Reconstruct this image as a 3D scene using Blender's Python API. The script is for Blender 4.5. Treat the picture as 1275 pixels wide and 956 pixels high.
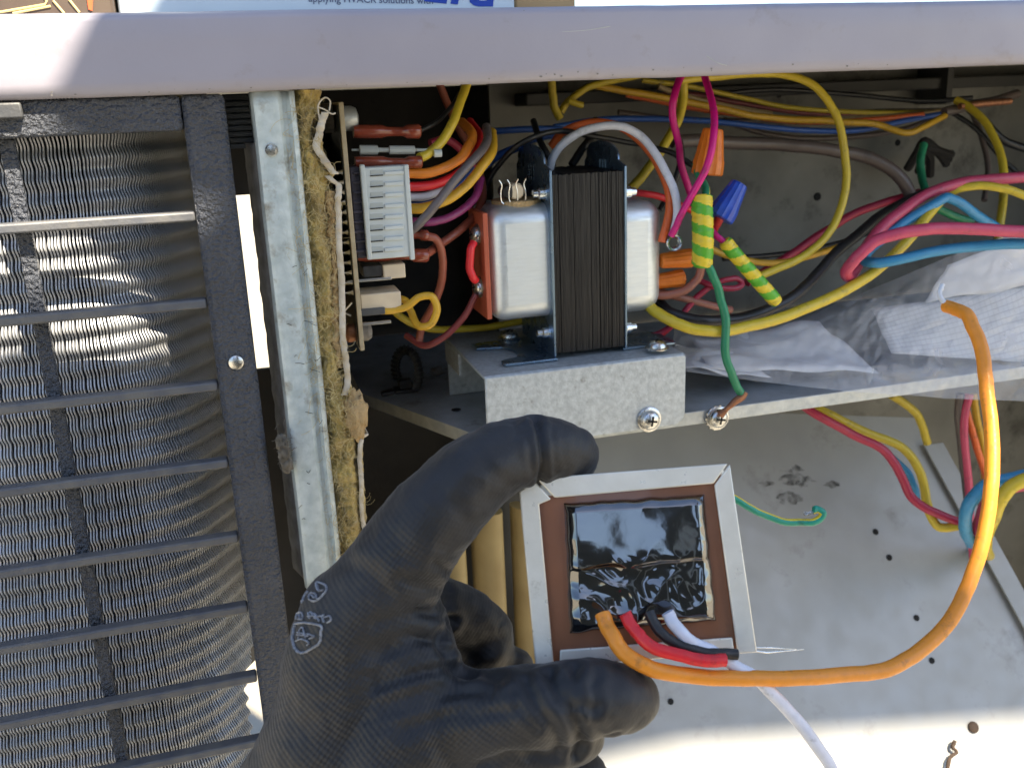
import bpy, bmesh, math, random
import numpy as np
from mathutils import Vector, Matrix, noise
from mathutils.bvhtree import BVHTree

random.seed(7)
for o in list(bpy.data.objects):
    bpy.data.objects.remove(o)
SC = bpy.context.scene
COL = SC.collection

# ------------------------------------------------------------------ camera
# cabinet axes: X along the front, Y into the cabinet, Z up (metres)
F = 1175.0
PC = np.array([637.5, 478.0])
_r = np.array([5000 - PC[0], -50 - PC[1], F]); _r /= np.linalg.norm(_r)
_v = np.array([795 - PC[0], 4400 - PC[1], F]); _v -= _r * (_r @ _v); _v /= np.linalg.norm(_v)
_d = np.cross(_r, _v)
CAMZ = 1.15
CAM = np.array([0, 0, CAMZ])
cd = bpy.data.cameras.new('camera')
cam = bpy.data.objects.new('camera', cd); COL.objects.link(cam)
right = Vector((_r[0], _d[0], -_v[0])); down = Vector((_r[1], _d[1], -_v[1])); fwd = Vector((_r[2], _d[2], -_v[2]))
m = Matrix.Identity(4)
for i in range(3):
    m[i][0] = right[i]; m[i][1] = -down[i]; m[i][2] = -fwd[i]; m[i][3] = CAM[i]
cam.matrix_world = m
cd.sensor_width = 36.0
cd.lens = 36.0 * F / 1275.0
cd.clip_start = 0.01; cd.clip_end = 300
cd.dof.use_dof = True; cd.dof.focus_distance = 0.345; cd.dof.aperture_fstop = 20
SC.camera = cam
SC.render.resolution_x = 1024; SC.render.resolution_y = 767

# ------------------------------------------------------------------ sky, sun, exposure
SUN = Vector((0.303, -0.505, 0.808)).normalized()
el = math.asin(SUN.z); rot = math.atan2(SUN.x, SUN.y)
world = bpy.data.worlds.new('World'); SC.world = world; world.use_nodes = True
wn = world.node_tree.nodes; wl = world.node_tree.links
sky = wn.new('ShaderNodeTexSky'); sky.sky_type = 'NISHITA'; sky.sun_disc = False
sky.sun_elevation = el; sky.sun_rotation = rot; sky.air_density = 1.0; sky.dust_density = 0.8
wl.new(sky.outputs[0], wn['Background'].inputs[0]); wn['Background'].inputs[1].default_value = 0.08
sl = bpy.data.lights.new('sun', 'SUN'); sl.energy = 5.0; sl.angle = math.radians(0.5); sl.color = (1, .87, .68)
so = bpy.data.objects.new('sun', sl); COL.objects.link(so)
so.rotation_euler = SUN.to_track_quat('Z', 'Y').to_euler(); so.location = (2, -3, 6)
SC.view_settings.view_transform = 'Standard'; SC.view_settings.look = 'None'
SC.view_settings.gamma = 1.0; SC.view_settings.exposure = 1.95
SC.view_settings.use_curve_mapping = False

# ------------------------------------------------------------------ measuring helpers
def ray(px, py):
    k = np.array([px - PC[0], py - PC[1], F]) / F
    return np.array([k @ _r, k @ _d, -(k @ _v)])
def A(px, py, Y):
    q = ray(px, py); return CAM + q * (Y / q[1])
def AZ(px, py, Z):
    q = ray(px, py); return CAM + q * ((Z - CAMZ) / q[2])
def AX(px, py, X):
    q = ray(px, py); return CAM + q * (X / q[0])
def AD(px, py, z):
    return CAM + ray(px, py) * z
def depth(p):
    p = np.asarray(p) - CAM
    return p[0] * _r[2] + p[1] * _d[2] - p[2] * _v[2]
def PXM(p):
    return depth(p) / F          # metres per photograph pixel at p
def nz(x, y=0., z=0.):
    return noise.noise(Vector((x, y, z)))

# ------------------------------------------------------------------ materials
def mat(name, col, rough=.5, metal=0., col2=None, nscale=150., namt=.5, bump=0., bscale=400., coat=0., rvar=0., sheen=0., spec=.5, detail=4., stretch=None, dist=.0006, dirt=None):
    mt = bpy.data.materials.new(name); mt.use_nodes = True
    N = mt.node_tree.nodes; L = mt.node_tree.links; b = N['Principled BSDF']
    b.inputs['Base Color'].default_value = (*col, 1); b.inputs['Roughness'].default_value = rough
    b.inputs['Metallic'].default_value = metal; b.inputs['Coat Weight'].default_value = coat
    b.inputs['Sheen Weight'].default_value = sheen
    b.inputs['Specular IOR Level'].default_value = spec
    tc = N.new('ShaderNodeTexCoord'); vec = tc.outputs['Object']
    if stretch:
        mp = N.new('ShaderNodeMapping'); mp.inputs['Scale'].default_value = stretch
        L.new(vec, mp.inputs[0]); vec = mp.outputs[0]
    n1 = N.new('ShaderNodeTexNoise'); n1.inputs['Scale'].default_value = nscale; n1.inputs['Detail'].default_value = detail
    L.new(vec, n1.inputs['Vector'])
    if col2 is not None:
        cr = N.new('ShaderNodeValToRGB')
        cr.color_ramp.elements[0].position = .5 - .25 * namt; cr.color_ramp.elements[1].position = .5 + .3 * namt
        cr.color_ramp.elements[0].color = (*col2, 1); cr.color_ramp.elements[1].color = (*col, 1)
        L.new(n1.outputs['Fac'], cr.inputs[0]); L.new(cr.outputs[0], b.inputs['Base Color'])
    if dirt:                                   # (colour, scale, threshold): grime with its own shape
        nd = N.new('ShaderNodeTexNoise'); nd.inputs['Scale'].default_value = dirt[1]; nd.inputs['Detail'].default_value = 9; nd.inputs['Roughness'].default_value = .68
        L.new(tc.outputs['Object'], nd.inputs['Vector'])
        rd = N.new('ShaderNodeValToRGB'); rd.color_ramp.elements[0].position = dirt[2]; rd.color_ramp.elements[1].position = dirt[2] + .14
        rd.color_ramp.elements[1].color = (.85, .85, .85, 1)
        L.new(nd.outputs['Fac'], rd.inputs[0])
        mx = N.new('ShaderNodeMixRGB'); mx.inputs[2].default_value = (*dirt[0], 1)
        L.new(rd.outputs[0], mx.inputs[0])
        src = b.inputs['Base Color'].links
        if src: L.new(src[0].from_socket, mx.inputs[1])
        else: mx.inputs[1].default_value = (*col, 1)
        L.new(mx.outputs[0], b.inputs['Base Color'])
    if rvar:
        mr = N.new('ShaderNodeMapRange'); mr.inputs[1].default_value = .3; mr.inputs[2].default_value = .7
        mr.inputs[3].default_value = max(.02, rough - rvar); mr.inputs[4].default_value = min(1, rough + rvar)
        n3 = N.new('ShaderNodeTexNoise'); n3.inputs['Scale'].default_value = nscale * 2.3; n3.inputs['Detail'].default_value = 5
        L.new(vec, n3.inputs['Vector']); L.new(n3.outputs['Fac'], mr.inputs[0]); L.new(mr.outputs[0], b.inputs['Roughness'])
    if bump:
        n2 = N.new('ShaderNodeTexNoise'); n2.inputs['Scale'].default_value = bscale; n2.inputs['Detail'].default_value = 3
        L.new(vec, n2.inputs['Vector'])
        bp = N.new('ShaderNodeBump'); bp.inputs['Strength'].default_value = bump; bp.inputs['Distance'].default_value = dist
        L.new(n2.outputs['Fac'], bp.inputs['Height']); L.new(bp.outputs[0], b.inputs['Normal'])
    return mt

M = {}
def wiremat(name, col, rough=.42, dirt=.45):
    d2 = tuple(c * .8 + .008 for c in col)
    M[name] = mat('insulation_' + name, col, rough, 0, d2, 330, 1.2, .12, 500, rvar=.14, detail=6, dirt=(tuple(c * .35 + .02 for c in col), 140, .57))
for n_, c_ in dict(yellow=(.62, .47, .03), gold=(.62, .36, .02), orange=(.80, .24, .02), bigorange=(.86, .30, .02), redorange=(.78, .15, .03), red=(.50, .02, .025), brightred=(.75, .02, .03),
                   crimson=(.40, .02, .06), pink=(.55, .06, .13), magenta=(.66, .0, .22), white=(.66, .68, .74), lilac=(.72, .75, .86), grey=(.13, .11, .11), brown=(.30, .08, .045),
                   rosebrown=(.35, .13, .09), maroon=(.20, .03, .03), purple=(.22, .02, .12), blue=(.02, .10, .42), skyblue=(.03, .25, .48), black=(.014, .015, .017), greybrown=(.11, .085, .075),
                   green=(.02, .24, .11), lime=(.10, .42, .02), tapeyellow=(.75, .58, .03), teal=(.01, .30, .20), tan=(.38, .28, .14)).items():
    wiremat(n_, c_)
M['rail'] = mat('painted_rail', (.315, .305, .36), .45, 0, (.285, .275, .325), 22, .9, .10, 300, rvar=.1, dirt=((.26, .24, .25), 75, .60))
M['powder'] = mat('textured_powder_coat', (.075, .084, .105), .36, 0, (.055, .062, .078), 60, .8, 1., 620, rvar=.06, dist=.005)
M['bar'] = mat('bar_coat', (.050, .055, .066), .5, 0, (.10, .10, .095), 90, .7, .3, 700, rvar=.1)
M['dusty_bar'] = mat('dusty_bar_coat', (.085, .092, .108), .5, 0, (.13, .13, .13), 140, .6, .3, 800)
M['galv'] = mat('galvanised_steel', (.50, .53, .53), .48, .45, (.38, .41, .42), 190, .7, .25, 700, rvar=.14)
M['post'] = mat('galvanised_post', (.55, .62, .63), .5, .25, (.42, .49, .50), 230, .6, .35, 800, rvar=.12, dirt=((.20, .175, .13), 75, .545))
M['post_edge'] = mat('grimy_flange', (.12, .105, .09), .75, 0, (.25, .24, .22), 160, .8, .5, 600)
M['bracket'] = mat('spangled_zinc', (.50, .545, .565), .48, .35, (.38, .415, .435), 420, .6, .25, 900, rvar=.12, dirt=((.20, .20, .19), 150, .60))
M['shelf'] = mat('dusty_shelf', (.46, .51, .56), .5, .25, (.28, .31, .335), 55, .9, .2, 700, rvar=.1, dirt=((.10, .09, .075), 70, .58))
M['panel'] = mat('grey_panel', (.38, .385, .375), .5, .2, (.325, .33, .32), 30, .9, .06, 500, rvar=.12, dirt=((.24, .235, .22), 30, .57))
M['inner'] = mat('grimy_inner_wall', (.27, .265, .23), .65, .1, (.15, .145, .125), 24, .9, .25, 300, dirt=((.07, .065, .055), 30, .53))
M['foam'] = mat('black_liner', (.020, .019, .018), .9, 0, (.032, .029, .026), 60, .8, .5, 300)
M['cream'] = mat('cream_duct', (.40, .30, .13), .6, 0, (.28, .2, .08), 40, .8, .1, 300)
M['zinc'] = mat('bright_zinc', (.68, .74, .80), .22, 1., (.54, .62, .70), 60, .8, .10, 900, rvar=.1, stretch=(1, 1, 8))
M['brushed'] = mat('brushed_zinc', (.70, .76, .80), .44, .8, (.63, .69, .73), 500, .9, .03, 1500, rvar=.12, stretch=(.25, 1, 2.0))
M['zincblue'] = mat('blue_zinc', (.24, .33, .42), .30, .85, (.14, .21, .30), 70, .9, .05, 400, rvar=.1)
M['screw'] = mat('screw_steel', (.72, .72, .70), .3, 1., (.5, .5, .48), 300, .8, .15, 900, rvar=.1)
M['core'] = mat('black_laminations', (.008, .008, .009), .42, .2, (.022, .021, .020), 900, .5, .3, 900, stretch=(1, 1, .06))
M['fibre'] = mat('red_fibre_board', (.46, .10, .045), .5, 0, (.36, .075, .035), 120, .7, .1, 500)
M['phenolic'] = mat('brown_phenolic', (.27, .115, .058), .22, 0, (.22, .09, .045), 60, .8, .03, 400, coat=.3, rvar=.05)
M['frame'] = mat('tinned_frame', (.82, .79, .70), .36, .3, (.74, .71, .62), 160, .8, .10, 700, rvar=.1, dirt=((.42, .37, .28), 110, .62))
M['tape'] = mat('black_vinyl', (.005, .0055, .007), .09, 0, None, 100, .5, .06, 300, coat=1., dist=.0006, spec=1.)
M['tape'].node_tree.nodes['Principled BSDF'].inputs['Coat IOR'].default_value = 2.0
M['tape'].node_tree.nodes['Principled BSDF'].inputs['Coat Roughness'].default_value = .05
M['cloth_tape'] = M['tape']
M['nut_orange'] = mat('orange_nut', (.72, .20, .02), .38, 0, (.6, .15, .015), 200, .6)
M['nut_blue'] = mat('blue_nut', (.01, .06, .42), .32, 0, (.01, .045, .32), 200, .6)
M['copper'] = mat('crimp_copper', (.42, .19, .09), .5, .6, (.22, .10, .06), 500, .8, .3, 900)
M['conn'] = mat('white_nylon', (.55, .60, .60), .42, 0, (.48, .53, .53), 150, .7, .05, 500)
M['slot'] = mat('nylon_slot', (.40, .44, .43), .5)
M['blackpl'] = mat('black_plastic', (.022, .022, .024), .34, 0, (.05, .05, .05), 260, .6, .2, 500)
M['darkpl'] = mat('dark_header', (.055, .05, .075), .5, 0, (.04, .036, .05), 200, .6)
M['amber'] = mat('amber_vinyl', (.26, .055, .028), .2, 0, (.17, .035, .02), 260, .7, .15, 500, coat=.3)
M['pcb'] = mat('board_edge', (.46, .40, .27), .6, 0, (.36, .30, .20), 300, .7, .2, 700)
M['pcbdark'] = mat('board_solder_side', (.02, .025, .018), .4, 0, (.012, .014, .012), 120, .8)
M['creampl'] = mat('cream_relay', (.68, .58, .42), .45, 0, (.6, .5, .36), 100, .6)
M['solder'] = mat('solder', (.65, .65, .64), .3, 1.)
M['wool'] = mat('fibreglass_wool', (.62, .46, .13), .95, 0, (.20, .145, .055), 75, 1.0, 1., 420, sheen=.3, dist=.003, detail=8)
M['wooltan'] = mat('tan_facing_wool', (.55, .39, .20), .95, 0, (.38, .26, .12), 120, .9, 1., 700, dist=.0015)
M['fibres'] = mat('loose_fibres', (.66, .54, .27), .7, 0, (.32, .24, .10), 90, .8)
M['fluff'] = mat('grey_fluff', (.20, .18, .15), .95, 0, (.10, .09, .07), 200, .8, .8, 500)
M['facing'] = mat('torn_facing', (.62, .60, .54), .7, 0, (.40, .33, .22), 150, .9, .5, 500)
M['fins'] = mat('coil_fins', (.53, .55, .58), .42, .3, (.41, .425, .45), 60, .9, .1, 900, rvar=.1)
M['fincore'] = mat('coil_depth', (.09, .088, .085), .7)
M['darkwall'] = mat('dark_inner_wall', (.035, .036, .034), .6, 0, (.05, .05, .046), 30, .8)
M['paper'] = mat('white_paper', (.70, .72, .75), .8, 0, (.62, .64, .68), 60, .8)
M['carton'] = mat('white_carton', (.62, .72, .78), .55, 0, (.57, .67, .74), 40, .8)
M['card'] = mat('tan_cardboard', (.50, .34, .17), .8, 0, (.42, .28, .14), 60, .8)
M['darkcard'] = mat('dark_carton', (.10, .075, .055), .5, 0, (.07, .05, .04), 60, .8)
M['goldline'] = mat('gold_print', (.60, .48, .22), .5)
M['redprint'] = mat('red_print', (.75, .12, .04), .5)
M['blueprint'] = mat('blue_print', (.008, .055, .40), .5)
M['ink'] = mat('grey_ink', (.10, .13, .22), .6)
M['ground'] = mat('pale_roof_gravel', (.34, .31, .25), .9, 0, (.28, .255, .20), 3, .9, .4, 40)
M['tarp'] = mat('dark_tarp', (.06, .065, .06), .8, 0, (.045, .05, .045), 20, .8)
M['twig'] = mat('dark_twig', (.05, .028, .014), .8, 0, (.025, .015, .01), 500, .8, .5, 900)
M['print'] = mat('worn_white_print', (.40, .43, .48), .85, 0, (.09, .095, .11), 900, 1.2, .4, 900)
M['soot'] = mat('soot_stain', (.03, .03, .03), .8, 0, (.06, .06, .055), 300, .8)
def fade(mt):                      # broken-up edges: the stain thins out in specks
    N = mt.node_tree.nodes; L = mt.node_tree.links
    tc = N.new('ShaderNodeTexCoord'); n = N.new('ShaderNodeTexNoise'); n.inputs['Scale'].default_value = 200; n.inputs['Detail'].default_value = 7
    cr = N.new('ShaderNodeValToRGB'); cr.color_ramp.elements[0].position = .40; cr.color_ramp.elements[1].position = .80
    L.new(tc.outputs['Object'], n.inputs['Vector']); L.new(n.outputs['Fac'], cr.inputs[0]); L.new(cr.outputs[0], N['Principled BSDF'].inputs['Alpha'])
M['stain'] = mat('faded_stain', (.07, .068, .065), .8); fade(M['stain'])
M['hole'] = mat('hole_dark', (.01, .01, .01), .9)

# glove: knitted back, smoother coating worn onto the fingers
def glove_mat():
    mt = bpy.data.materials.new('coated_knit_glove'); mt.use_nodes = True
    N = mt.node_tree.nodes; L = mt.node_tree.links; b = N['Principled BSDF']
    tc = N.new('ShaderNodeTexCoord')
    n = N.new('ShaderNodeTexNoise'); n.inputs['Scale'].default_value = 45; n.inputs['Detail'].default_value = 5
    L.new(tc.outputs['Object'], n.inputs['Vector'])
    cr = N.new('ShaderNodeValToRGB'); cr.color_ramp.elements[0].position = .35; cr.color_ramp.elements[1].position = .75
    cr.color_ramp.elements[0].color = (.006, .0064, .008, 1); cr.color_ramp.elements[1].color = (.018, .019, .023, 1)
    L.new(n.outputs['Fac'], cr.inputs[0]); L.new(cr.outputs[0], b.inputs['Base Color'])
    b.inputs['Roughness'].default_value = .55
    b.inputs['Sheen Weight'].default_value = .10; b.inputs['Sheen Roughness'].default_value = .5
    at = N.new('ShaderNodeAttribute'); at.attribute_name = 'knit'
    uv = N.new('ShaderNodeUVMap'); uv.uv_map = 'weave'
    sx = N.new('ShaderNodeSeparateXYZ'); L.new(uv.outputs[0], sx.inputs[0])
    def sine(out, k):
        a = N.new('ShaderNodeMath'); a.operation = 'MULTIPLY'; a.inputs[1].default_value = k; L.new(out, a.inputs[0])
        s = N.new('ShaderNodeMath'); s.operation = 'SINE'; L.new(a.outputs[0], s.inputs[0]); return s.outputs[0]
    s1 = sine(sx.outputs[0], 2 * math.pi / .00125); s2 = sine(sx.outputs[1], 2 * math.pi / .0017)
    mu = N.new('ShaderNodeMath'); mu.operation = 'ADD'; L.new(s1, mu.inputs[0]); L.new(s2, mu.inputs[1])
    mk = N.new('ShaderNodeMath'); mk.operation = 'MULTIPLY'; L.new(mu.outputs[0], mk.inputs[0]); L.new(at.outputs['Fac'], mk.inputs[1])
    b1 = N.new('ShaderNodeBump'); b1.inputs['Strength'].default_value = .32; b1.inputs['Distance'].default_value = .0002
    L.new(mk.outputs[0], b1.inputs['Height'])
    n2 = N.new('ShaderNodeTexNoise'); n2.inputs['Scale'].default_value = 900; n2.inputs['Detail'].default_value = 3
    L.new(tc.outputs['Object'], n2.inputs['Vector'])
    b2 = N.new('ShaderNodeBump'); b2.inputs['Strength'].default_value = .25; b2.inputs['Distance'].default_value = .0004
    L.new(n2.outputs['Fac'], b2.inputs['Height']); L.new(b1.outputs[0], b2.inputs['Normal']); L.new(b2.outputs[0], b.inputs['Normal'])
    mr = N.new('ShaderNodeMapRange'); mr.inputs[3].default_value = .45; mr.inputs[4].default_value = .70
    L.new(n.outputs['Fac'], mr.inputs[0]); L.new(mr.outputs[0], b.inputs['Roughness'])
    return mt
M['glove'] = glove_mat()

def film_mat():
    mt = bpy.data.materials.new('clear_bag_film'); mt.use_nodes = True
    N = mt.node_tree.nodes; L = mt.node_tree.links; out = N['Material Output']; b = N['Principled BSDF']
    b.inputs['Base Color'].default_value = (.88, .88, .90, 1); b.inputs['Roughness'].default_value = .10; b.inputs['Coat Weight'].default_value = .5
    tr = N.new('ShaderNodeBsdfTransparent'); tr.inputs[0].default_value = (.93, .93, .94, 1)
    mx = N.new('ShaderNodeMixShader')
    tc = N.new('ShaderNodeTexCoord'); n = N.new('ShaderNodeTexNoise'); n.inputs['Scale'].default_value = 35; n.inputs['Detail'].default_value = 6
    L.new(tc.outputs['Object'], n.inputs['Vector'])
    mr = N.new('ShaderNodeMapRange'); mr.inputs[1].default_value = .35; mr.inputs[2].default_value = .7; mr.inputs[3].default_value = .17; mr.inputs[4].default_value = .30
    L.new(n.outputs['Fac'], mr.inputs[0]); L.new(mr.outputs[0], mx.inputs[0])
    vo = N.new('ShaderNodeTexVoronoi'); vo.feature = 'DISTANCE_TO_EDGE'; vo.inputs['Scale'].default_value = 55
    nw = N.new('ShaderNodeTexNoise'); nw.inputs['Scale'].default_value = 25; nw.inputs['Detail'].default_value = 3
    av = N.new('ShaderNodeMixRGB'); av.inputs[0].default_value = .06; L.new(tc.outputs['Object'], nw.inputs['Vector']); L.new(tc.outputs['Object'], av.inputs[1]); L.new(nw.outputs['Color'], av.inputs[2]); L.new(av.outputs[0], vo.inputs['Vector'])
    bp = N.new('ShaderNodeBump'); bp.inputs['Strength'].default_value = .8; bp.inputs['Distance'].default_value = .004; L.new(vo.outputs['Distance'], bp.inputs['Height'])
    L.new(bp.outputs[0], b.inputs['Normal']); L.new(bp.outputs[0], b.inputs['Coat Normal'])
    L.new(tr.outputs[0], mx.inputs[1]); L.new(b.outputs[0], mx.inputs[2]); L.new(mx.outputs[0], out.inputs[0])
    return mt
M['film'] = film_mat()

def grid_paper():
    mt = bpy.data.materials.new('printed_diagram'); mt.use_nodes = True
    N = mt.node_tree.nodes; L = mt.node_tree.links; b = N['Principled BSDF']
    tc = N.new('ShaderNodeTexCoord'); br = N.new('ShaderNodeTexBrick')
    br.inputs['Scale'].default_value = 160; br.inputs['Mortar Size'].default_value = .018; br.offset = 0.0
    br.inputs['Color1'].default_value = (.66, .67, .68, 1); br.inputs['Color2'].default_value = (.62, .63, .65, 1); br.inputs['Mortar'].default_value = (.46, .47, .49, 1)
    L.new(tc.outputs['Object'], br.inputs['Vector']); L.new(br.outputs[0], b.inputs['Base Color']); b.inputs['Roughness'].default_value = .8
    return mt
M['diagram'] = grid_paper()

# ------------------------------------------------------------------ mesh helpers
ORG = {}
class MB:
    def __init__(s): s.v = []; s.f = []; s.mi = []
    def add(s, vs, fs, mi=0):
        k = len(s.v); s.v += [np.asarray(p, float) for p in vs]
        for f in fs: s.f.append([i + k for i in f]); s.mi.append(mi)
        return s
    def hexa(s, a, b, mi=0):                    # two quads, front and back
        return s.add(list(a) + list(b), [(0, 3, 2, 1), (4, 5, 6, 7), (0, 1, 5, 4), (1, 2, 6, 5), (2, 3, 7, 6), (3, 0, 4, 7)], mi)
    def box(s, p, q, mi=0):
        x0, y0, z0 = np.minimum(p, q); x1, y1, z1 = np.maximum(p, q)
        return s.hexa([(x0, y0, z0), (x1, y0, z0), (x1, y0, z1), (x0, y0, z1)], [(x0, y1, z0), (x1, y1, z0), (x1, y1, z1), (x0, y1, z1)], mi)
    def prism(s, poly, vec, mi=0):
        n = len(poly); poly = [np.asarray(p, float) for p in poly]
        vs = poly + [p + np.asarray(vec) for p in poly]
        return s.add(vs, [list(range(n))[::-1], list(range(n, 2 * n))] + [[i, (i + 1) % n, n + (i + 1) % n, n + i] for i in range(n)], mi)
    def tube(s, pts, rad, seg=10, cap=True, mif=None, squash=1.0):
        P = [np.asarray(p, float) for p in pts]; n = len(P)
        R_ = [rad] * n if np.isscalar(rad) else list(rad)
        up = None; k0 = len(s.v)
        for i in range(n):
            t = P[min(i + 1, n - 1)] - P[max(i - 1, 0)]; t = t / (np.linalg.norm(t) + 1e-12)
            if up is None:
                up = np.cross(t, [0.3, .2, .9]); up /= np.linalg.norm(up)
            up = up - t * (up @ t); up /= (np.linalg.norm(up) + 1e-12)
            b = np.cross(t, up)
            for j in range(seg):
                a = 2 * math.pi * j / seg
                s.v.append(P[i] + R_[i] * (math.cos(a) * up + math.sin(a) * b * squash))
        for i in range(n - 1):
            for j in range(seg):
                j2 = (j + 1) % seg
                s.f.append([k0 + i * seg + j, k0 + i * seg + j2, k0 + (i + 1) * seg + j2, k0 + (i + 1) * seg + j]); s.mi.append(mif(i, j) if mif else 0)
        if cap:
            s.f.append([k0 + j for j in range(seg)][::-1]); s.mi.append(0)
            s.f.append([k0 + (n - 1) * seg + j for j in range(seg)]); s.mi.append(0)
        return s
    def lathe(s, o, axis, prof, seg=20, ridge=0., mi=0):
        o = np.asarray(o, float); ax = np.asarray(axis, float); ax /= np.linalg.norm(ax)
        u = np.cross(ax, [.31, .17, .9]); u /= np.linalg.norm(u); w = np.cross(ax, u); k0 = len(s.v)
        for (t, r) in prof:
            for j in range(seg):
                a = 2 * math.pi * j / seg
                rr = r * (1 + (ridge if j % 2 else -ridge))
                s.v.append(o + ax * t + rr * (math.cos(a) * u + math.sin(a) * w))
        n = len(prof)
        for i in range(n - 1):
            for j in range(seg):
                j2 = (j + 1) % seg
                s.f.append([k0 + i * seg + j, k0 + (i + 1) * seg + j, k0 + (i + 1) * seg + j2, k0 + i * seg + j2]); s.mi.append(mi)
        s.f.append([k0 + j for j in range(seg)]); s.mi.append(mi)
        s.f.append([k0 + (n - 1) * seg + j for j in range(seg)][::-1]); s.mi.append(mi)
        return s
    def grid(s, fn, nu, nv, mi=0):
        k0 = len(s.v)
        for i in range(nu + 1):
            for j in range(nv + 1): s.v.append(np.asarray(fn(i / nu, j / nv), float))
        for i in range(nu):
            for j in range(nv):
                a = k0 + i * (nv + 1) + j
                s.f.append([a, a + 1, a + nv + 2, a + nv + 1]); s.mi.append(mi)
        return s
    def build(s, name, mats, parent=None, bevel=0., smooth=True, solid=0., fix=True, angle=35):
        V = np.array(s.v)
        if parent is not None: org = ORG[parent]
        else: org = np.array([(V[:, 0].min() + V[:, 0].max()) / 2, (V[:, 1].min() + V[:, 1].max()) / 2, V[:, 2].min()])
        me = bpy.data.meshes.new(name); me.from_pydata((V - org).tolist(), [], s.f)
        if not isinstance(mats, (list, tuple)): mats = [mats]
        for q in mats: me.materials.append(q)
        if len(mats) > 1: me.polygons.foreach_set('material_index', s.mi)
        if fix:
            bm = bmesh.new(); bm.from_mesh(me); bmesh.ops.recalc_face_normals(bm, faces=bm.faces); bm.to_mesh(me); bm.free()
        if smooth:
            me.shade_smooth(); me.set_sharp_from_angle(angle=math.radians(angle))
        o = bpy.data.objects.new(name, me); COL.objects.link(o)
        if parent is not None:
            o.parent = parent
        else: o.location = org
        ORG[o] = org
        if solid:
            q = o.modifiers.new('solid', 'SOLIDIFY'); q.thickness = solid; q.offset = 0
        if bevel:
            q = o.modifiers.new('bevel', 'BEVEL'); q.width = bevel; q.segments = 2; q.limit_method = 'ANGLE'; q.angle_limit = math.radians(40)
        return o
def tag(o, label, cat, group=None):
    o['label'] = label; o['category'] = cat
    if group: o['group'] = group
    return o
def thing(name, label, cat, loc, group=None):
    o = bpy.data.objects.new(name, None); COL.objects.link(o); o.location = loc; o.empty_display_size = .01
    ORG[o] = np.asarray(loc, float); return tag(o, label, cat, group)
def spline(P, per=8):
    P = [np.asarray(p, float) for p in P]; out = []
    Q = [2 * P[0] - P[1]] + P + [2 * P[-1] - P[-2]]
    for i in range(1, len(Q) - 2):
        p0, p1, p2, p3 = Q[i - 1:i + 3]
        for k in range(per):
            t = k / per
            out.append(.5 * ((2 * p1) + (-p0 + p2) * t + (2 * p0 - 5 * p1 + 4 * p2 - p3) * t * t + (-p0 + 3 * p1 - 3 * p2 + p3) * t ** 3))
    out.append(P[-1]); return out
def abox(x0, y0, x1, y1, Y0, Y1):
    """axis-aligned box whose front face (plane Y0) spans these photo pixels"""
    ym = (y0 + y1) / 2; xm = (x0 + x1) / 2
    return (A(x0, ym, Y0)[0], Y0, A(xm, y1, Y0)[2]), (A(x1, ym, Y0)[0], Y1, A(xm, y0, Y0)[2])
def ribbon(px, Y): return [A(x, y, Y) for x, y in px]

# ================================================================== SETTING
g = MB().grid(lambda u, v: (-40 + 80 * u, -40 + 100 * v, 0), 8, 8).build('ground', M['ground']); g['kind'] = 'structure'

# added, out of view: dark sheets shaped to cast the shadow edges on the unit
S = np.array(SUN); su = np.cross([0, 0, 1], -S); su /= np.linalg.norm(su); sw = np.cross(-su, -S)
if sw[2] < 0: sw = -sw
def sp(a, b, t): return CAM + su * a + sw * b + S * t
light_blocker = thing('tarp', 'dark tarpaulin strung up on two poles in front of the unit', 'tarp', (0.9, -1.2, 0))
shade = [(.12, .115), (-.100, .2430), (-.118, .2460), (-.141, .2290), (-.176, .225), (-.146, .2490), (-.1315, .2650), (-.147, .275), (-.80, .60), (-.86, .06), (-.606, .06), (-.36, .075), (-.297, .02), (-.292, -.10), (-.1, -.14), (.12, -.12)]
lower = [(-.86, .30), (-.88, -.31), (-.606, -.162), (-.376, -.010), (-.318, .018), (-.302, .0), (-.297, -.16), (-.2, -.18), (-.2, .12), (-.4, .28)]   # farther off, so its edge falls softer
MB().prism([sp(a, b, .72) for a, b in shade], S * .004).build('cloth', M['tarp'], light_blocker, smooth=False)
MB().prism([sp(a, b, 2.4) for a, b in lower], S * .004).build('far_cloth', M['tarp'], light_blocker, smooth=False)
for a, b in ((-.80, .58), (.10, .10)):
    p = sp(a, b, .73); MB().tube([(p[0], p[1], 0), (p[0], p[1], p[2])], .012).build('pole', M['galv'], light_blocker)

hang = [(-.45, .25), (.5, .25), (.5, 1.70), (.03, 1.74), (.008, 1.5), (.0, 1.33), (-.012, 1.225), (-.075, 1.212), (-.098, 1.25), (-.104, 1.45), (-.12, 1.72), (-.45, 1.70)]
MB().prism([(x_, -.62, z_) for x_, z_ in hang], (0, -.004, 0)).build('hanging_cloth', M['tarp'], light_blocker, smooth=False)  # added off view to cut front fill and shape the tape's reflection

# ================================================================== CABINET
cab = thing('equipment_cabinet', 'open outdoor unit cabinet with pale painted top rail and grey inner panels', 'cabinet', (.15, .55, 0))
YR = .3465
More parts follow.
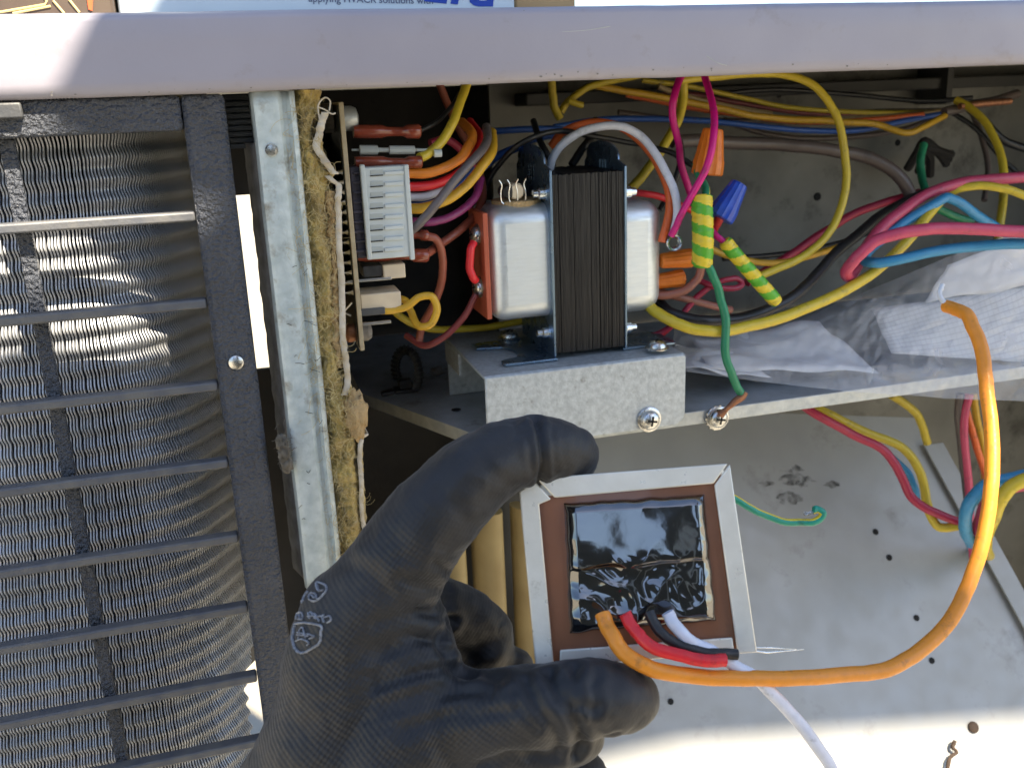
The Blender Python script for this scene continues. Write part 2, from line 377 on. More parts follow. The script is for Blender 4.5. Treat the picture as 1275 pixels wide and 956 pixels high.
# top rail: rolled sheet profile swept along X
zr_bot = A(637, 101, YR)[2]; zr_top = A(640, 10, YR)[2]
h = zr_top - zr_bot
prof = [(.014, 0.0008), (.002, 0), (.0003, .0012), (0, .004), (0, h * .30), (0, h * .62), (0, h * .90), (.0005, h * .955), (.0022, h * .992), (.006, h), (.05, h + .0005), (.40, h + .001)]
x0, x1 = -.35, .95; nx = 160
rb = MB()
def railf(u, v):
    k = v * (len(prof) - 1); i = min(int(k), len(prof) - 2); t = k - i
    y = prof[i][0] * (1 - t) + prof[i + 1][0] * t; z = prof[i][1] * (1 - t) + prof[i + 1][1] * t
    x = x0 + (x1 - x0) * u
    dn = .0005 * nz(x * 9, 1.3) + .00022 * nz(x * 45, z * 60)
    wob = .0005 * nz(x * 14, 5.1) + .00025 * nz(x * 70, 9.)
    return (x, YR + y - dn, zr_bot + z + wob * (1 if v < .35 else .5))
rb.grid(railf, nx, len(prof) - 1)
rb.build('top_rail', M['rail'], cab, solid=.0012, angle=50)
# chips and specks along the rail
sb = MB()
for k in range(60):
    x = random.uniform(60, 1260); yb = 122 - x * .037
    y = yb - (abs(random.gauss(0, 4)) if k < 46 else random.uniform(8, 90))
    p = A(x, y, YR - .0002); r = random.uniform(.5, 1.5) * PXM(p)
    sb.add([p + np.array([r * math.cos(a) * random.uniform(.6, 1.6), -.0002, r * math.sin(a) * random.uniform(.5, 1)]) for a in np.arange(0, 6.2, 1.05)], [range(6)])
o = sb.build('paint_chip', M['post_edge'], cab, smooth=False, fix=False); o['kind'] = 'stuff'
sr = MB()
for (xa, ya, xb, yb) in ((300, 66, 352, 58), (318, 62, 340, 57), (500, 86, 540, 80), (520, 72, 545, 74), (700, 40, 760, 33), (880, 70, 905, 82), (1010, 50, 1075, 46), (262, 78, 268, 90), (150, 60, 190, 55), (1130, 66, 1160, 60), (610, 30, 640, 32)):
    sr.tube(spline([A(xa, ya, YR - .0004), A((xa + xb) / 2, (ya + yb) / 2 + random.uniform(-2, 2), YR - .0004), A(xb, yb, YR - .0004)], 4), .00013, 4)
o = sr.build('scratch', M['galv'], cab, fix=False); o['kind'] = 'stuff'
# roof sheet over the compartments, side, back
zroof = zr_bot + .004
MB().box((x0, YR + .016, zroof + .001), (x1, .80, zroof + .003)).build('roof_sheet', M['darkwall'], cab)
XB = A(735, 300, .56)[0]
MB().box((.150, .560, .60), (.95, .564, zroof - .0005)).build('back_panel', M['inner'], cab)
MB().box((.04, .600, .55), (.24, .604, zroof - .0005)).build('back_liner', M['foam'], cab)
MB().box((.036, .44, .55), (.039, .80, zroof - .0005)).build('side_liner', M['foam'], cab)
MB().box((.60, .40, .55), (.604, .559, zroof - .0005)).build('end_panel', M['darkwall'], cab)
# rivet hole and seam details on the back panel
for (hx, hy, rr) in ((1018, 245, 5), (970, 118, 4), (1118, 178, 4)):
    p = A(hx, hy, .5595); MB().lathe(p, (0, -1, 0), [(0, rr * PXM(p)), (.0003, rr * PXM(p) * .9)], 14).build('hole', M['hole'], cab)
MB().box((.165, .535, A(1000, 118, .54)[2]), (.95, .5595, A(1000, 103, .54)[2])).build('upper_flange', M['darkwall'], cab, bevel=.001)
MB().box((A(1180, 100, .53)[0], .53, A(1180, 130, .53)[2]), (A(1187, 100, .53)[0], .559, zroof - .001)).build('bracket_tab', M['darkwall'], cab)

# shelf with a diagonal cut corner and a folded front lip
ZS = A(900, 510, .378)[2]
ZB = A(605, 470, .372)[2]
c1 = AZ(450, 490, ZS); c2 = AZ(604, 541, ZS)
fy = .380
poly = [(c1[0], .598, ZS), (c1[0], c1[1], ZS), (c2[0], fy, ZS), (.62, fy, ZS), (.62, .558, ZS), (.166, .558, ZS), (.166, .598, ZS)]
MB().prism(poly, (0, 0, -.0012)).build('shelf', M['shelf'], cab, bevel=.0005)
lip = MB()
lt = .0065
q0 = np.array([c2[0], fy - .0002, ZS + .0003]); q1 = np.array([.62, fy - .0002, ZS + .0003]); q9 = np.array([c1[0], c1[1] - .0002, ZS + .0003])
dwn = np.array([0, 0, -lt]); nrm = np.array([0, .0012, 0])
lip.hexa([q9, q0, q0 + dwn, q9 + dwn * .9], [q9 + nrm, q0 + nrm, q0 + dwn + nrm, q9 + dwn * .9 + nrm])
lip.build('shelf_lip', M['galv'], cab, bevel=.0004)
MB().hexa([q0 + (.0003, 0, 0), q1, q1 + dwn, q0 + dwn + (.0003, 0, 0)], [q0 + nrm + (.0003, 0, 0), q1 + nrm, q1 + dwn + nrm, q0 + dwn + nrm + (.0003, 0, 0)]).build('shelf_lip', M['galv'], cab, bevel=.0004)
p = AZ(568, 510, ZS + .0004); MB().lathe(p, (0, 0, 1), [(0, .0024), (.0002, .0023)], 16).build('hole', M['hole'], cab)

# post: pressed galvanised channel beside the grille
YP = .352
def post_x(px, py): return A(px, py, YP)
pz0 = A(350, 740, YP)[2]; pz1 = zr_bot - .0006
xl = A(333, 300, YP)[0]; xr = A(367, 300, YP)[0]; xe = A(383, 300, YP)[0]
pp = [(xl, .030), (xl, .003), (xl + .0008, .0006), (xl + .002, 0), (xr - .003, 0), (xr - .001, .0004), (xr, .0016), (xr + .0006, .0028), (xr + .0022, .003), (xr + .0036, .0018), (xe - .001, .0012), (xe, .002), (xe + .0004, .004), (xe + .0004, .012)]
pb = MB()
nzp = 40
def postf(u, v):
    k = u * (len(pp) - 1); i = min(int(k), len(pp) - 2); t = k - i
    x = pp[i][0] * (1 - t) + pp[i + 1][0] * t; y = pp[i][1] * (1 - t) + pp[i + 1][1] * t
    z = pz0 + (pz1 - pz0) * v
    return (x + .0004 * nz(z * 25, 3.), YP + y + .0003 * nz(z * 40, x * 90), z)
pb.grid(postf, len(pp) - 1, nzp)
pb.build('post', M['post'], cab, solid=.0009, angle=30)
# grimy flange left of the post and ribbed filler above it
fxl = A(323, 330, YP + .012)[0]; fxr = A(336, 330, YP + .012)[0]
fl = MB().grid(lambda u, v: (fxl + (fxr - fxl) * u + .0006 * nz(v * 30, 2.), YP + .010 + .012 * (1 - u), pz0 + (A(310, 180, YP)[2] - pz0) * v), 2, 60)
fl.build('post_flange', M['post_edge'], cab, solid=.001)
rbz0 = A(300, 185, YP + .02)[2]; rb = MB()
for k in range(9):
    z = rbz0 + (pz1 - rbz0) * k / 9; rb.box((A(280, 150, .372)[0], .372, z), (A(322, 150, .372)[0], .376, z + (pz1 - rbz0) / 9 * .7))
rb.box((A(280, 150, .372)[0], .3745, rbz0), (A(322, 150, .372)[0], .379, pz1))
rb.build('ribbed_filler', M['bar'], cab)
p = A(338, 187, YP - .0001); rs = 8 * PXM(p)
sc = MB().lathe(p, (0, -1, 0), [(0, rs), (.0008, rs), (.0014, rs * .8), (.0016, rs * .3)], 18).build('post_rivet', M['screw'], cab)
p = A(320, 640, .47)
MB().box((A(318, 560, .47)[0], .47, A(330, 900, .47)[2]), (A(420, 560, .47)[0], .474, A(330, 460, .47)[2])).build('gap_panel', M['foam'], cab)  # black sheet added so the lower gap reads as dark

MB().box((A(286, 210, .40)[0], .40, A(300, 243, .40)[2]), (A(345, 210, .40)[0], .404, A(300, 160, .40)[2])).build('gap_panel', M['foam'], cab)  # second black sheet, added to darken the top of the gap
# lower divider panel: sloping sheet below the shelf, coming forward to the bottom
def PN(px, py):                       # a plane that leans forward towards its foot
    q = ray(px, py); n = np.array([0, .80, -.60]); p0 = A(1000, 895, .40) - CAM
    return CAM + q * ((n @ p0) / (n @ q))
pc = [PN(692, 505), PN(1138, 520), PN(1262, 760), PN(1360, 956), PN(1420, 1080), PN(700, 1080)]
pn = np.array([0, .80, -.60])
MB().prism(pc, pn * .0012).build('divider_panel', M['panel'], cab)
fl = [PN(1146, 556), PN(1170, 553), PN(1420, 1010), PN(1420, 1078), PN(1385, 1000), PN(1262, 768)]
MB().prism([p - pn * .004 for p in fl], pn * .0012).build('divider_flange', M['panel'], cab, bevel=.0004)
for hx, hy in ((1090, 662), (1107, 694), (1141, 769), (1160, 822), (835, 873)):
    p = PN(hx, hy) - pn * .0003; MB().lathe(p, -pn, [(0, 4 * PXM(p)), (.0002, 3.6 * PXM(p))], 12).build('hole', M['hole'], cab)
for k, (sx, sy, rx, ry) in enumerate(((985, 584, 9, 3), (990, 597, 14, 5), (955, 602, 7, 2), (983, 620, 11, 6), (1036, 603, 6, 3), (998, 602, 6, 3))):
    b = MB(); c_ = PN(sx, sy) - pn * .0003
    b.add([PN(sx + 1.5 * rx * math.cos(a) * (1 + .8 * nz(a * 2, k)), sy + 1.5 * ry * math.sin(a) * (1 + .9 * nz(a * 2, k + 9.))) - pn * .0003 for a in np.arange(0, 6.28, .35)], [range(18)])
    b.build('soot_mark', M['stain'], cab, smooth=False)
p = PN(1211, 905) - pn * .0004
MB().lathe(p, -pn, [(0, 7 * PXM(p)), (.0008, 7 * PXM(p)), (.0016, 4 * PXM(p))], 14).build('panel_screw', M['twig'], cab)
# space beyond divider and under shelf, its shade put into the wall colour
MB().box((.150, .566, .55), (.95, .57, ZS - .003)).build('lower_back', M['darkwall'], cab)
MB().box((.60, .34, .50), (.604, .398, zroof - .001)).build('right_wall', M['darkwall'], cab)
# cream duct wall glimpsed under the shelf behind the hand
for (a, b, yy) in ((556, 590, .452), (592, 640, .447), (642, 676, .45)):
    xa, xb = A(a, 750, yy)[0], A(b, 750, yy)[0]; rr = (xb - xa) / 2
    MB().tube([((xa + xb) / 2, yy + rr, .62), ((xa + xb) / 2, yy + rr, A(600, 645, yy)[2])], rr, 20, squash=.6).build('duct_fold', M['cream'], cab)
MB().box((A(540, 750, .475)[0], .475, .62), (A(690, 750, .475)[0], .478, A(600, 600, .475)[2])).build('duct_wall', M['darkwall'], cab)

# ================================================================== GRILLE
YG = .350
gr = thing('guard_grille', 'dark textured guard grille of flat bars in front of the coil', 'grille', (-.15, YG, .70))
gxi = (A(236, 200, YG)[0] + A(320, 850, YG)[0]) / 2; gxo = (A(289, 200, YG)[0] + A(358, 780, YG)[0]) / 2
gzt = A(150, 121, YG)[2]; gzi = (A(0, 173, YG)[2] + A(230, 163, YG)[2]) / 2
gztop = zr_bot - .0008
GB = .62
MB().box((gxi, YG, GB), (gxo, YG + .012, gztop)).build('frame_stile', M['powder'], gr, bevel=.0018)
MB().box((-.40, YG, gzi), (gxi - .0002, YG + .012, gztop)).build('frame_rail', M['powder'], gr, bevel=.0012)
p = A(294, 451, YG); MB().lathe(p, (0, -1, 0), [(0, 9 * PXM(p)), (.0008, 9 * PXM(p)), (.0013, 6 * PXM(p)), (.0014, 1e-4)], 18).build('rivet', M['screw'], gr)
for (ly, rx_, ry_) in ((285, 240, 270), (399, 257, 380), (508, 270, 484), (612, 284, 580), (714, 298, 672), (806, 308, 763), (900, 319, 850), (985, 325, 932)):
    z = (A(0, ly, YG + .001)[2] + A(rx_, ry_, YG + .001)[2]) / 2
    MB().box((-.40, YG + .0012, z - .0019), (gxi - .0002, YG + .0066, z + .0016)).build('bar', M['dusty_bar'], gr, bevel=.0008)
vx = (A(15, 230, YG + .005)[0] + A(135, 860, YG + .005)[0]) / 2
MB().box((vx - .0024, YG + .0068, GB), (vx + .0024, YG + .0100, gzi - .0002)).build('upright', M['powder'], gr, bevel=.0006)
a, b = abox(-60, 129, 27, 149, YG - .003, YG - .0002); MB().box(a, b).build('latch_plate', M['bar'], gr, bevel=.0006)

# ================================================================== COIL
coil = thing('condenser_coil', 'finned metal coil with wavy fins behind the guard grille', 'coil', (-.1, .40, .70))
cy0 = .369; cxs = A(105, 500, cy0)[0]
path = []; x = A(-210, 500, cy0)[0]; y = cy0; step = .00120; ang = 0
def to_px(p):
    p = np.asarray(p) - CAM; k = p[0] * _r + p[1] * _d - p[2] * _v
    return PC[0] + F * k[0] / k[2]
while len(path) < 360:
    path.append((x, y, ang))
    if x > cxs: ang = min(ang + step / .045, math.radians(57))
    x += step * math.cos(ang); y += step * math.sin(ang)
    if to_px((x, y, A(280, 350, y)[2])) > 288: break
lam = .0076; zt = zroof - .002; zb = .82; nzs = int((zt - zb) / lam * 7)
fb = MB(); rings = []
zz = zb + (zt - zb) * np.arange(nzs + 1) / nzs
for i, (x, y, an) in enumerate(path):
    n_ = np.array([-math.sin(an), math.cos(an), 0]); t_ = np.array([math.cos(an), math.sin(an), 0])
    jit = random.gauss(0, .00010); bend = random.uniform(0, 40)
    wob = np.array([.00045 * nz(z * 16, i * .05) for z in zz])
    for (dpt, hw_) in ((0, -.00026), (0, .00026), (.005, .00022), (.005, -.00022)):
        off = .00013 * np.sin(2 * math.pi * zz / lam + dpt * 220) + jit + wob + hw_
        dp = dpt + (.0011 * np.sin(2 * math.pi * zz / lam + 1.2) if dpt == 0 else 0 * zz)
        rings.append(np.stack([x + n_[0] * dp + t_[0] * off, y + n_[1] * dp + t_[1] * off, zz], 1))
V = np.concatenate(rings); nl = nzs + 1
fb.v = list(V)
for i in range(len(path)):
    for (a_, b_) in ((0, 1), (1, 2), (3, 0)):
        ka = (i * 4 + a_) * nl; kb = (i * 4 + b_) * nl
        e_ = i - (len(path) - 24)                 # last fins opened low down; bright ground behind stands in for sun on them
        lo_, hi_ = (A(300, 905, .43)[2], A(300, 800 - 3.2 * e_, .43)[2]) if e_ > 0 else (9, 9)
        fb.f += [[ka + j, kb + j, kb + j + 1, ka + j + 1] for j in range(nzs) if not lo_ < zz[j] < hi_]
fb.mi = [0] * len(fb.f)
o = fb.build('fins', M['fins'], coil, fix=False, angle=50); o['kind'] = 'stuff'
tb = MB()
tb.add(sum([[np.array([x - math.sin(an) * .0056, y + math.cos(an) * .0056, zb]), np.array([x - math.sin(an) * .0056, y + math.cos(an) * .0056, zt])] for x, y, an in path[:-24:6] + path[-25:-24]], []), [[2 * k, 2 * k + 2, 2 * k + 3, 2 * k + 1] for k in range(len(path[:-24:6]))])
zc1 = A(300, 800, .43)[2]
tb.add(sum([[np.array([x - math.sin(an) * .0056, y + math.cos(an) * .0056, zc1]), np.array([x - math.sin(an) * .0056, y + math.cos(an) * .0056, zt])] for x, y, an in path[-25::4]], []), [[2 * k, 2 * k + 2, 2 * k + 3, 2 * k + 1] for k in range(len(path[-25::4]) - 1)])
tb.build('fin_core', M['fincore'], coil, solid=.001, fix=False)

# ================================================================== INSULATION
ins = thing('insulation_strip', 'torn yellow fibreglass insulation strip between the post and the circuit board', 'insulation', A(420, 700, .37))
Lx = [(110, 362), (200, 368), (300, 374), (400, 384), (500, 396), (560, 405), (650, 418), (700, 428), (760, 436)]
Rx = [(110, 400), (150, 398), (190, 404), (215, 417), (228, 414), (240, 421), (300, 426), (420, 428), (470, 436), (520, 447), (560, 452), (640, 456), (700, 460), (760, 466)]
def lerp(T, y): return float(np.interp(y, [a for a, b in T], [b for a, b in T]))
def wool(u, v):
    py = 112 + 640 * v
    l = lerp(Lx, py); r = lerp(Rx, py)
    if u < .7:
        t = u / .7; px = l + (r - l) * t; Y = .362 - .006 * math.sin(t * math.pi) + .003 * nz(px * .06, py * .05) + .0018 * nz(px * .2, py * .18) + .002 * t
    else:
        t = (u - .7) / .3; p = A(r, py, .366); return p + np.array([.001 * nz(py * .1, t * 3), t * .09, 0])
    return A(px, py, Y)
MB().grid(wool, 34, 200).build('wool', M['wool'], ins, fix=False, angle=180)
def facew(u, v):
    py = 238 + 220 * v; r = lerp(Rx, py) - 1; l = r - 17 - 7 * nz(py * .05, 2.) - 5 * nz(py * .21, 8.)
    px = l + (r - l) * u
    return A(px, py, .3585 + .006 * max(0, .4 - u) - .0012 * math.sin(u * 3.1) + .0009 * nz(px * .3, py * .13) + .0006 * nz(px * .8, py * .5))
MB().grid(facew, 14, 140).build('tan_layer', M['wooltan'], ins, fix=False, angle=180)
# torn facing: ragged ribbons along the right edge, going back into the depth
def facing(name, pts, Y, dep, wid):
    b = MB(); pts = spline([(x, y, 0) for x, y in pts], 6)
    n = len(pts)
    def f(u, v):
        q = pts[min(int(u * (n - 1)), n - 1)]
        p = A(q[0] + wid * (v if v < .5 else .5) * 2 - wid + 1.6 * nz(q[1] * .21, v * 2), q[1], Y + .0008 * nz(q[1] * .15))
        if v > .5: p = p + np.array([0, dep * (v - .5) * 2, 0])
        return p
    b.grid(f, n - 1, 4); return b.build(name, M['facing'], ins, fix=False, solid=.0007, angle=180)
facing('torn_facing', [(409, 140), (404, 155), (401, 170), (398, 183), (405, 195), (413, 207), (421, 217)], .356, .05, 9)
facing('torn_facing', [(411, 219), (418, 226), (425, 232), (424, 250), (425, 280), (425, 300), (428, 340), (429, 380), (430, 420), (434, 450), (436, 475), (432, 492)], .357, .05, 7)
facing('torn_facing', [(458, 540), (452, 548), (450, 570), (452, 600), (453, 640), (458, 670), (460, 700)], .358, .03, 5)
cl = MB()
def clump(u, v):
    th = u * 2 * math.pi; ph = v * math.pi; c_ = A(444, 516, .357)
    d_ = np.array([math.sin(ph) * math.cos(th), math.sin(ph) * math.sin(th), math.cos(ph)])
    r = 1 + .35 * nz(d_[0] * 2.2, d_[1] * 2.2, d_[2] * 2.2) + .18 * nz(d_[0] * 7, d_[1] * 7, d_[2] * 7)
    return c_ + d_ * np.array([.0042, .004, .0098]) * r
cl.grid(clump, 28, 20).build('torn_clump', M['wooltan'], ins, fix=False, angle=180)
hb = MB()
for k in range(900):
    py = random.uniform(120, 720); l = lerp(Lx, py) - 4; r = lerp(Rx, py) - 3
    t = random.random() ** (1.6 if k % 3 else .8); px = l + (r - l) * t
    p = A(px, py, .3545 - .004 * math.sin(t * 3.1) * random.random()); pts = [p]
    d_ = np.array([random.gauss(0, 1) * .7, random.gauss(-.15, .5), random.gauss(-.3, 1)]); curl = np.array([random.gauss(0, 1) for _ in range(3)]) * random.uniform(.1, .9)
    ln = random.uniform(.0006, .0019)
    for q in range(6):
        d_ = d_ / np.linalg.norm(d_); pts.append(pts[-1] + d_ * ln); d_ = d_ + np.cross(curl, d_)
    hb.tube(pts, random.uniform(.00003, .00009), 3, cap=False)
o = hb.build('loose_fibres', M['fibres'], ins, fix=False); o['kind'] = 'stuff'
hb = MB()
for pts in ([(398, 150), (396, 132), (404, 122), (411, 126), (410, 138)], [(395, 133), (405, 137), (413, 142), (418, 141)]):
    hb.tube(spline([A(x, y, .356) for x, y in pts], 6), .0003, 5)
hb.build('curled_thread', M['facing'], ins, fix=False)
fz = MB()
for k in range(3):
    c_ = A(351 + 3 * k, 552 + 13 * k, .3495)
    def bl(u, v, c_=c_, k=k):
        th = u * 2 * math.pi; ph = v * math.pi
        d_ = np.array([math.sin(ph) * math.cos(th), math.sin(ph) * math.sin(th), math.cos(ph)])
        return c_ + d_ * np.array([.0022, .002, .0034]) * (1 + .6 * nz(d_[0] * 3 + k, d_[1] * 3, d_[2] * 3))
    fz.grid(bl, 16, 12)
for k in range(50):
    p = A(random.gauss(354, 4), random.gauss(560, 12), .348); d_ = np.array([random.gauss(0, 1), -.3, random.gauss(0, 1)]); d_ /= np.linalg.norm(d_)
    fz.tube([p, p + d_ * .002, p + d_ * .0035 + np.array([.0006, 0, .0006])], .0001, 3, cap=False)
tag(fz.build('dust_fluff', M['fluff'], fix=False, angle=180), 'small grey tuft of dust fluff caught on the left edge of the post', 'fluff')
# dark scratches and hairs on the post
hs = MB()
for k in range(18):
    px = random.uniform(345, 388); py = random.uniform(330, 690); px += (py - 330) * .075
    p = A(px, py, YP - .0004); a = random.uniform(-.6, .9); ln = random.uniform(.001, .004)
    d_ = np.array([math.cos(a), 0, math.sin(a)])
    hs.tube(spline([p, p + d_ * ln * .5 + np.array([0, -.0003, random.gauss(0, .0003)]), p + d_ * ln], 3), .0001, 4)
o = hs.build('clinging_hair', M['soot'], cab, fix=False); o['kind'] = 'stuff'

# ================================================================== BRACKET + TRANSFORMER
YB = .372
bk = thing('mounting_bracket', 'grey zinc channel bracket bolted on the shelf under the transformer', 'bracket', (.14, .40, ZS))
bx0 = A(604, 490, YB)[0]; bx1 = A(854, 480, YB)[0]
zbb = (A(720, 545, YB)[2] + A(845, 531, YB)[2]) / 2
MB().box((bx0, YB + .0016, ZB - .0014), (bx1, .452, ZB)).build('top_plate', M['bracket'], bk, bevel=.0006)
fp = [(bx0, YB, zbb), (bx1 - .004, YB, zbb), (bx1, YB, zbb + .004), (bx1, YB, ZB - .0012), (bx1 - .001, YB, ZB - .0001), (bx0 + .0002, YB, ZB - .0001)]
MB().prism(fp, (0, .0015, 0)).build('front_plate', M['bracket'], bk, bevel=.0007)
MB().box((bx0 + .001, .4505, ZS + .0005), (bx1, .452, ZB - .0015)).build('rear_plate', M['bracket'], bk)
MB().box((bx0 - .0002, .420, ZB - .012), (bx0 + .001, .4500, ZB - .0016)).build('side_tab', M['bracket'], bk)
def screw_head(p, axis, r, parent, name='screw', washer=True):
    ax = np.asarray(axis, float); ax /= np.linalg.norm(ax); p = np.asarray(p, float)
    prof = ([(0, r * 1.25), (r * .14, r * 1.28), (r * .2, r * 1.2)] if washer else [(0, r)]) + [(r * .22, r), (r * .5, r * .96), (r * .75, r * .75), (r * .88, r * .42), (r * .92, r * .05)]
    o = MB().lathe(p, ax, prof, 24).build(name, M['screw'], parent)
    u = np.cross(ax, [.2, .3, 1]); u /= np.linalg.norm(u); w = np.cross(ax, u); q = p + ax * r * .86
    b = MB()
    for e, f in ((u, w), (w, u)):
        c = [q + e * r * .5 * i + f * r * .1 * j for i, j in ((-1, -1), (1, -1), (1, 1), (-1, 1))]; b.prism(c, ax * r * .07)
    if o.parent and o.parent.parent is None: b.build('drive_slot', M['hole'], o)
    return o
p = A(808, 522, YB - .0003); screw_head(p, (0, -1, .05), 12.5 * PXM(p), bk)

tr = thing('transformer', 'new transformer with black laminated core and bright end bells on the bracket', 'transformer', (.145, .41, ZB))
TY0, TY1 = .386, .434
tx0 = A(690, 320, TY0)[0]; tx1 = A(777, 320, TY0)[0]; tz0 = ZB + .0028; tz1 = A(735, 215, TY0)[2]
lb = MB(); n = 58; tw = (tx1 - tx0) / n
for k in range(n):
    i0 = abs(random.gauss(0, .00022)); i1 = abs(random.gauss(0, .00022)); i2 = abs(random.gauss(0, .0003))
    lb.box((tx0 + k * tw + .00006, TY0 + i2, tz0 + i0), (tx0 + (k + 1) * tw - .00007, TY1, tz1 - i1))
o = lb.build('lamination_stack', M['core'], tr, smooth=False); o['kind'] = 'stuff'
def plate(x, sgn):
    ym = .4125; hw = .0195; zp = A(760, 174, ym)[2]
    pts = [(TY0 - .0006, ZB + .0016), (TY0 - .0006, tz1 + .002)]
    for a in np.linspace(0, math.pi, 15):
        pts.append((ym - hw * math.cos(a), tz1 + .004 + (zp - tz1 - .004) * math.sin(a) ** .7))
    pts += [(TY1 + .0006, tz1 + .002), (TY1 + .0006, ZB + .0016)]
    return MB().prism([(x, y, z) for y, z in pts], (sgn * .0011, 0, 0)).build('side_plate', M['zincblue'], tr, bevel=.0003), zp
lp, zp = plate(tx0 - .0002, -1); rp, _ = plate(tx1 + .0002, 1)
for (xx_, prt) in ((tx0 - .00135, lp), (tx1 - .00015, rp)):
    for dy in (-.0035, .0, .0035):
        MB().box((xx_, .411 + dy, zp - .0155), (xx_ + .0003, .4122 + dy, zp - .0085)).build('ear_slot', M['zinc'], prt)
for (yy, px_, py_, sg, xs) in ((.391, 682, 240, -1, tx0 - .0012), (.391, 682, 414, -1, tx0 - .0012), (.390, 782, 239, 1, tx1 + .0012), (.390, 782, 408, 1, tx1 + .0012)):
    z = A(px_, py_, yy)[2]
    MB().lathe((xs, yy, z), (sg, 0, 0), [(0, .0034), (.0009, .0034), (.001, .0027), (.0035, .0026), (.004, .0018), (.006, .0017), (.0064, .001)], 12).build('bolt', M['zinc'], tr)
def rbox(p, q, name, mt, parent, bev, seg=5):
    o = MB().box(p, q).build(name, mt, parent, angle=60)
    k = o.modifiers.new('b', 'BEVEL'); k.width = bev; k.segments = seg; k.limit_method = 'NONE'
    return o
lbx = A(609, 330, .389)[0]
bz0 = A(650, 400, .389)[2]; bz1 = A(650, 256, .389)[2]
rbox((lbx + .0005, .3885, bz0), (tx0 + .006, .428, bz1), 'end_bell', M['brushed'], tr, .0075, 8)
rbx = A(828, 320, .389)[0]; rz0 = A(800, 391, .389)[2]; rz1 = A(800, 251, .389)[2]
rbox((tx1 - .006, .3885, rz0), (rbx, .428, rz1), 'end_bell', M['brushed'], tr, .0085, 8)
# terminal board on the left bell
b0 = A(606, 264, .392); b1 = A(606, 396, .392)
tbd = MB().hexa([(lbx - .002, .3885, b1[2]), (lbx + .0002, .3885, b1[2]), (lbx + .0002, .3885, b0[2]), (lbx - .002, .3885, b0[2])], [(lbx - .002, .414, b1[2]), (lbx + .0002, .414, b1[2]), (lbx + .0002, .414, b0[2]), (lbx - .002, .414, b0[2])]).build('terminal_board', M['fibre'], tr, bevel=.0003)
for py_ in (293, 359):
    z = A(596, py_, .396)[2]
    screw_head((lbx - .0021, .398, z), (-1, -.12, .05), .0036, tr, 'terminal_screw')
# reset disc on top of the left bell
zc_ = bz1 + .0008
MB().lathe((A(645, 246, .40)[0], .403, bz1 - .001), (0, 0, 1), [(0, .0110), (.0022, .0110), (.0026, .0104)], 26).build('fibre_disc', M['wooltan'], tr)
for (px_, r_) in ((631, .0031), (641, .0036)):
    c_ = A(px_, 230, .397); c_[2] = bz1 + .0055
    MB().lathe(c_ + (0, .004, 0), (0, -1, 0), [(0, r_), (.006, r_), (.0068, r_ * .8), (.0070, .0002)], 18).build('fuse_end', M['creampl'] if r_ > .0033 else M['core'], tr)
    cb = MB()
    for s_ in (-1, 1):
        cb.tube(spline([c_ + (s_ * .0026, -.003, -.0048), c_ + (s_ * .0036, -.003, -.0035), c_ + (s_ * .0037, -.003, 0), c_ + (s_ * .0031, -.003, .0030), c_ + (s_ * .0042, -.003, .0052)], 4), .0003, 5)
    cb.build('fuse_clip', M['screw'], tr)
# feet
fz_ = ZB + .0003
fx = A(625, 446, .386)[0]
pts = [(tx0 - .0003, .3835), (fx + .0012, .3835), (fx, .385), (fx + .0006, .390), (fx + .004, .3925)] + [(fx + .006 + .0055 * math.sin(a), .4035 - .011 * math.cos(a)) for a in np.linspace(.2, 2.9, 9)] + [(fx - .004, .416), (fx - .004, .426), (tx0 - .0003, .428)]
MB().prism([(x_, y_, fz_) for x_, y_ in pts], (0, 0, .0012)).build('foot', M['zincblue'], tr, bevel=.0003)
fx2 = A(838, 438, .392)[0]
MB().prism([(x_, y_, fz_) for x_, y_ in [(tx1 + .0003, .388), (fx2 - .001, .388), (fx2, .390), (fx2, .408), (fx2 - .002, .412), (tx1 + .0003, .414)]], (0, 0, .0012)).build('foot', M['zincblue'], tr, bevel=.0003)
p = AZ(818, 434, fz_ + .0014); screw_head(p, (0, 0, 1), .0044, tr, 'foot_screw')
p = AZ(634, 421, fz_ + .0014); screw_head(p, (0, 0, 1), .0044, tr, 'foot_screw')
p = A(839, 302, .3865)
ring = [p + np.array([math.cos(a), 0, math.sin(a)]) * 8.5 * PXM(p) for a in np.linspace(0, 2 * math.pi, 25)]
MB().tube(ring, 4.0 * PXM(p), 8, cap=False, squash=.6).build('eyelet', M['zinc'], tr)

# ================================================================== CONTROL BOARD
bd = thing('control_board', 'control circuit board seen edge on with white connector and spade terminals', 'circuit board', A(440, 440, .40))
YBD = .374
bxa = (A(431, 130, YBD)[0] + A(445, 430, YBD)[0]) / 2
bza = A(447, 437, YBD)[2]; bzb = A(432, 127, YBD)[2]
MB().box((bxa - .0009, YBD, bza), (bxa + .0009, .46, bzb)).build('board', M['pcb'], bd, bevel=.0002)
MB().box((bxa - .0013, YBD + .0015, bza + .001), (bxa - .00095, .459, bzb - .001)).build('solder_mask', M['pcbdark'], bd)
for k in range(26):
    row = k % 13; py_ = 214 + row * 12.5; Y_ = YBD + .004 + (k // 13) * .012
    z = A(440, py_, Y_)[2]
    MB().lathe((bxa - .0012, Y_, z), (-1, 0, 0), [(0, .0012), (.0006, .0009), (.0016, .0004), (.0032, .0003)], 8).build('solder_joint', M['solder'], bd)
c_ = A(420, 147, .395); MB().lathe((bxa - .012, .392, c_[2]), (1, 0, 0), [(0, .0052), (.0005, .0056), (.010, .0056), (.0104, .005)], 18).build('standoff', M['post_edge'], bd)
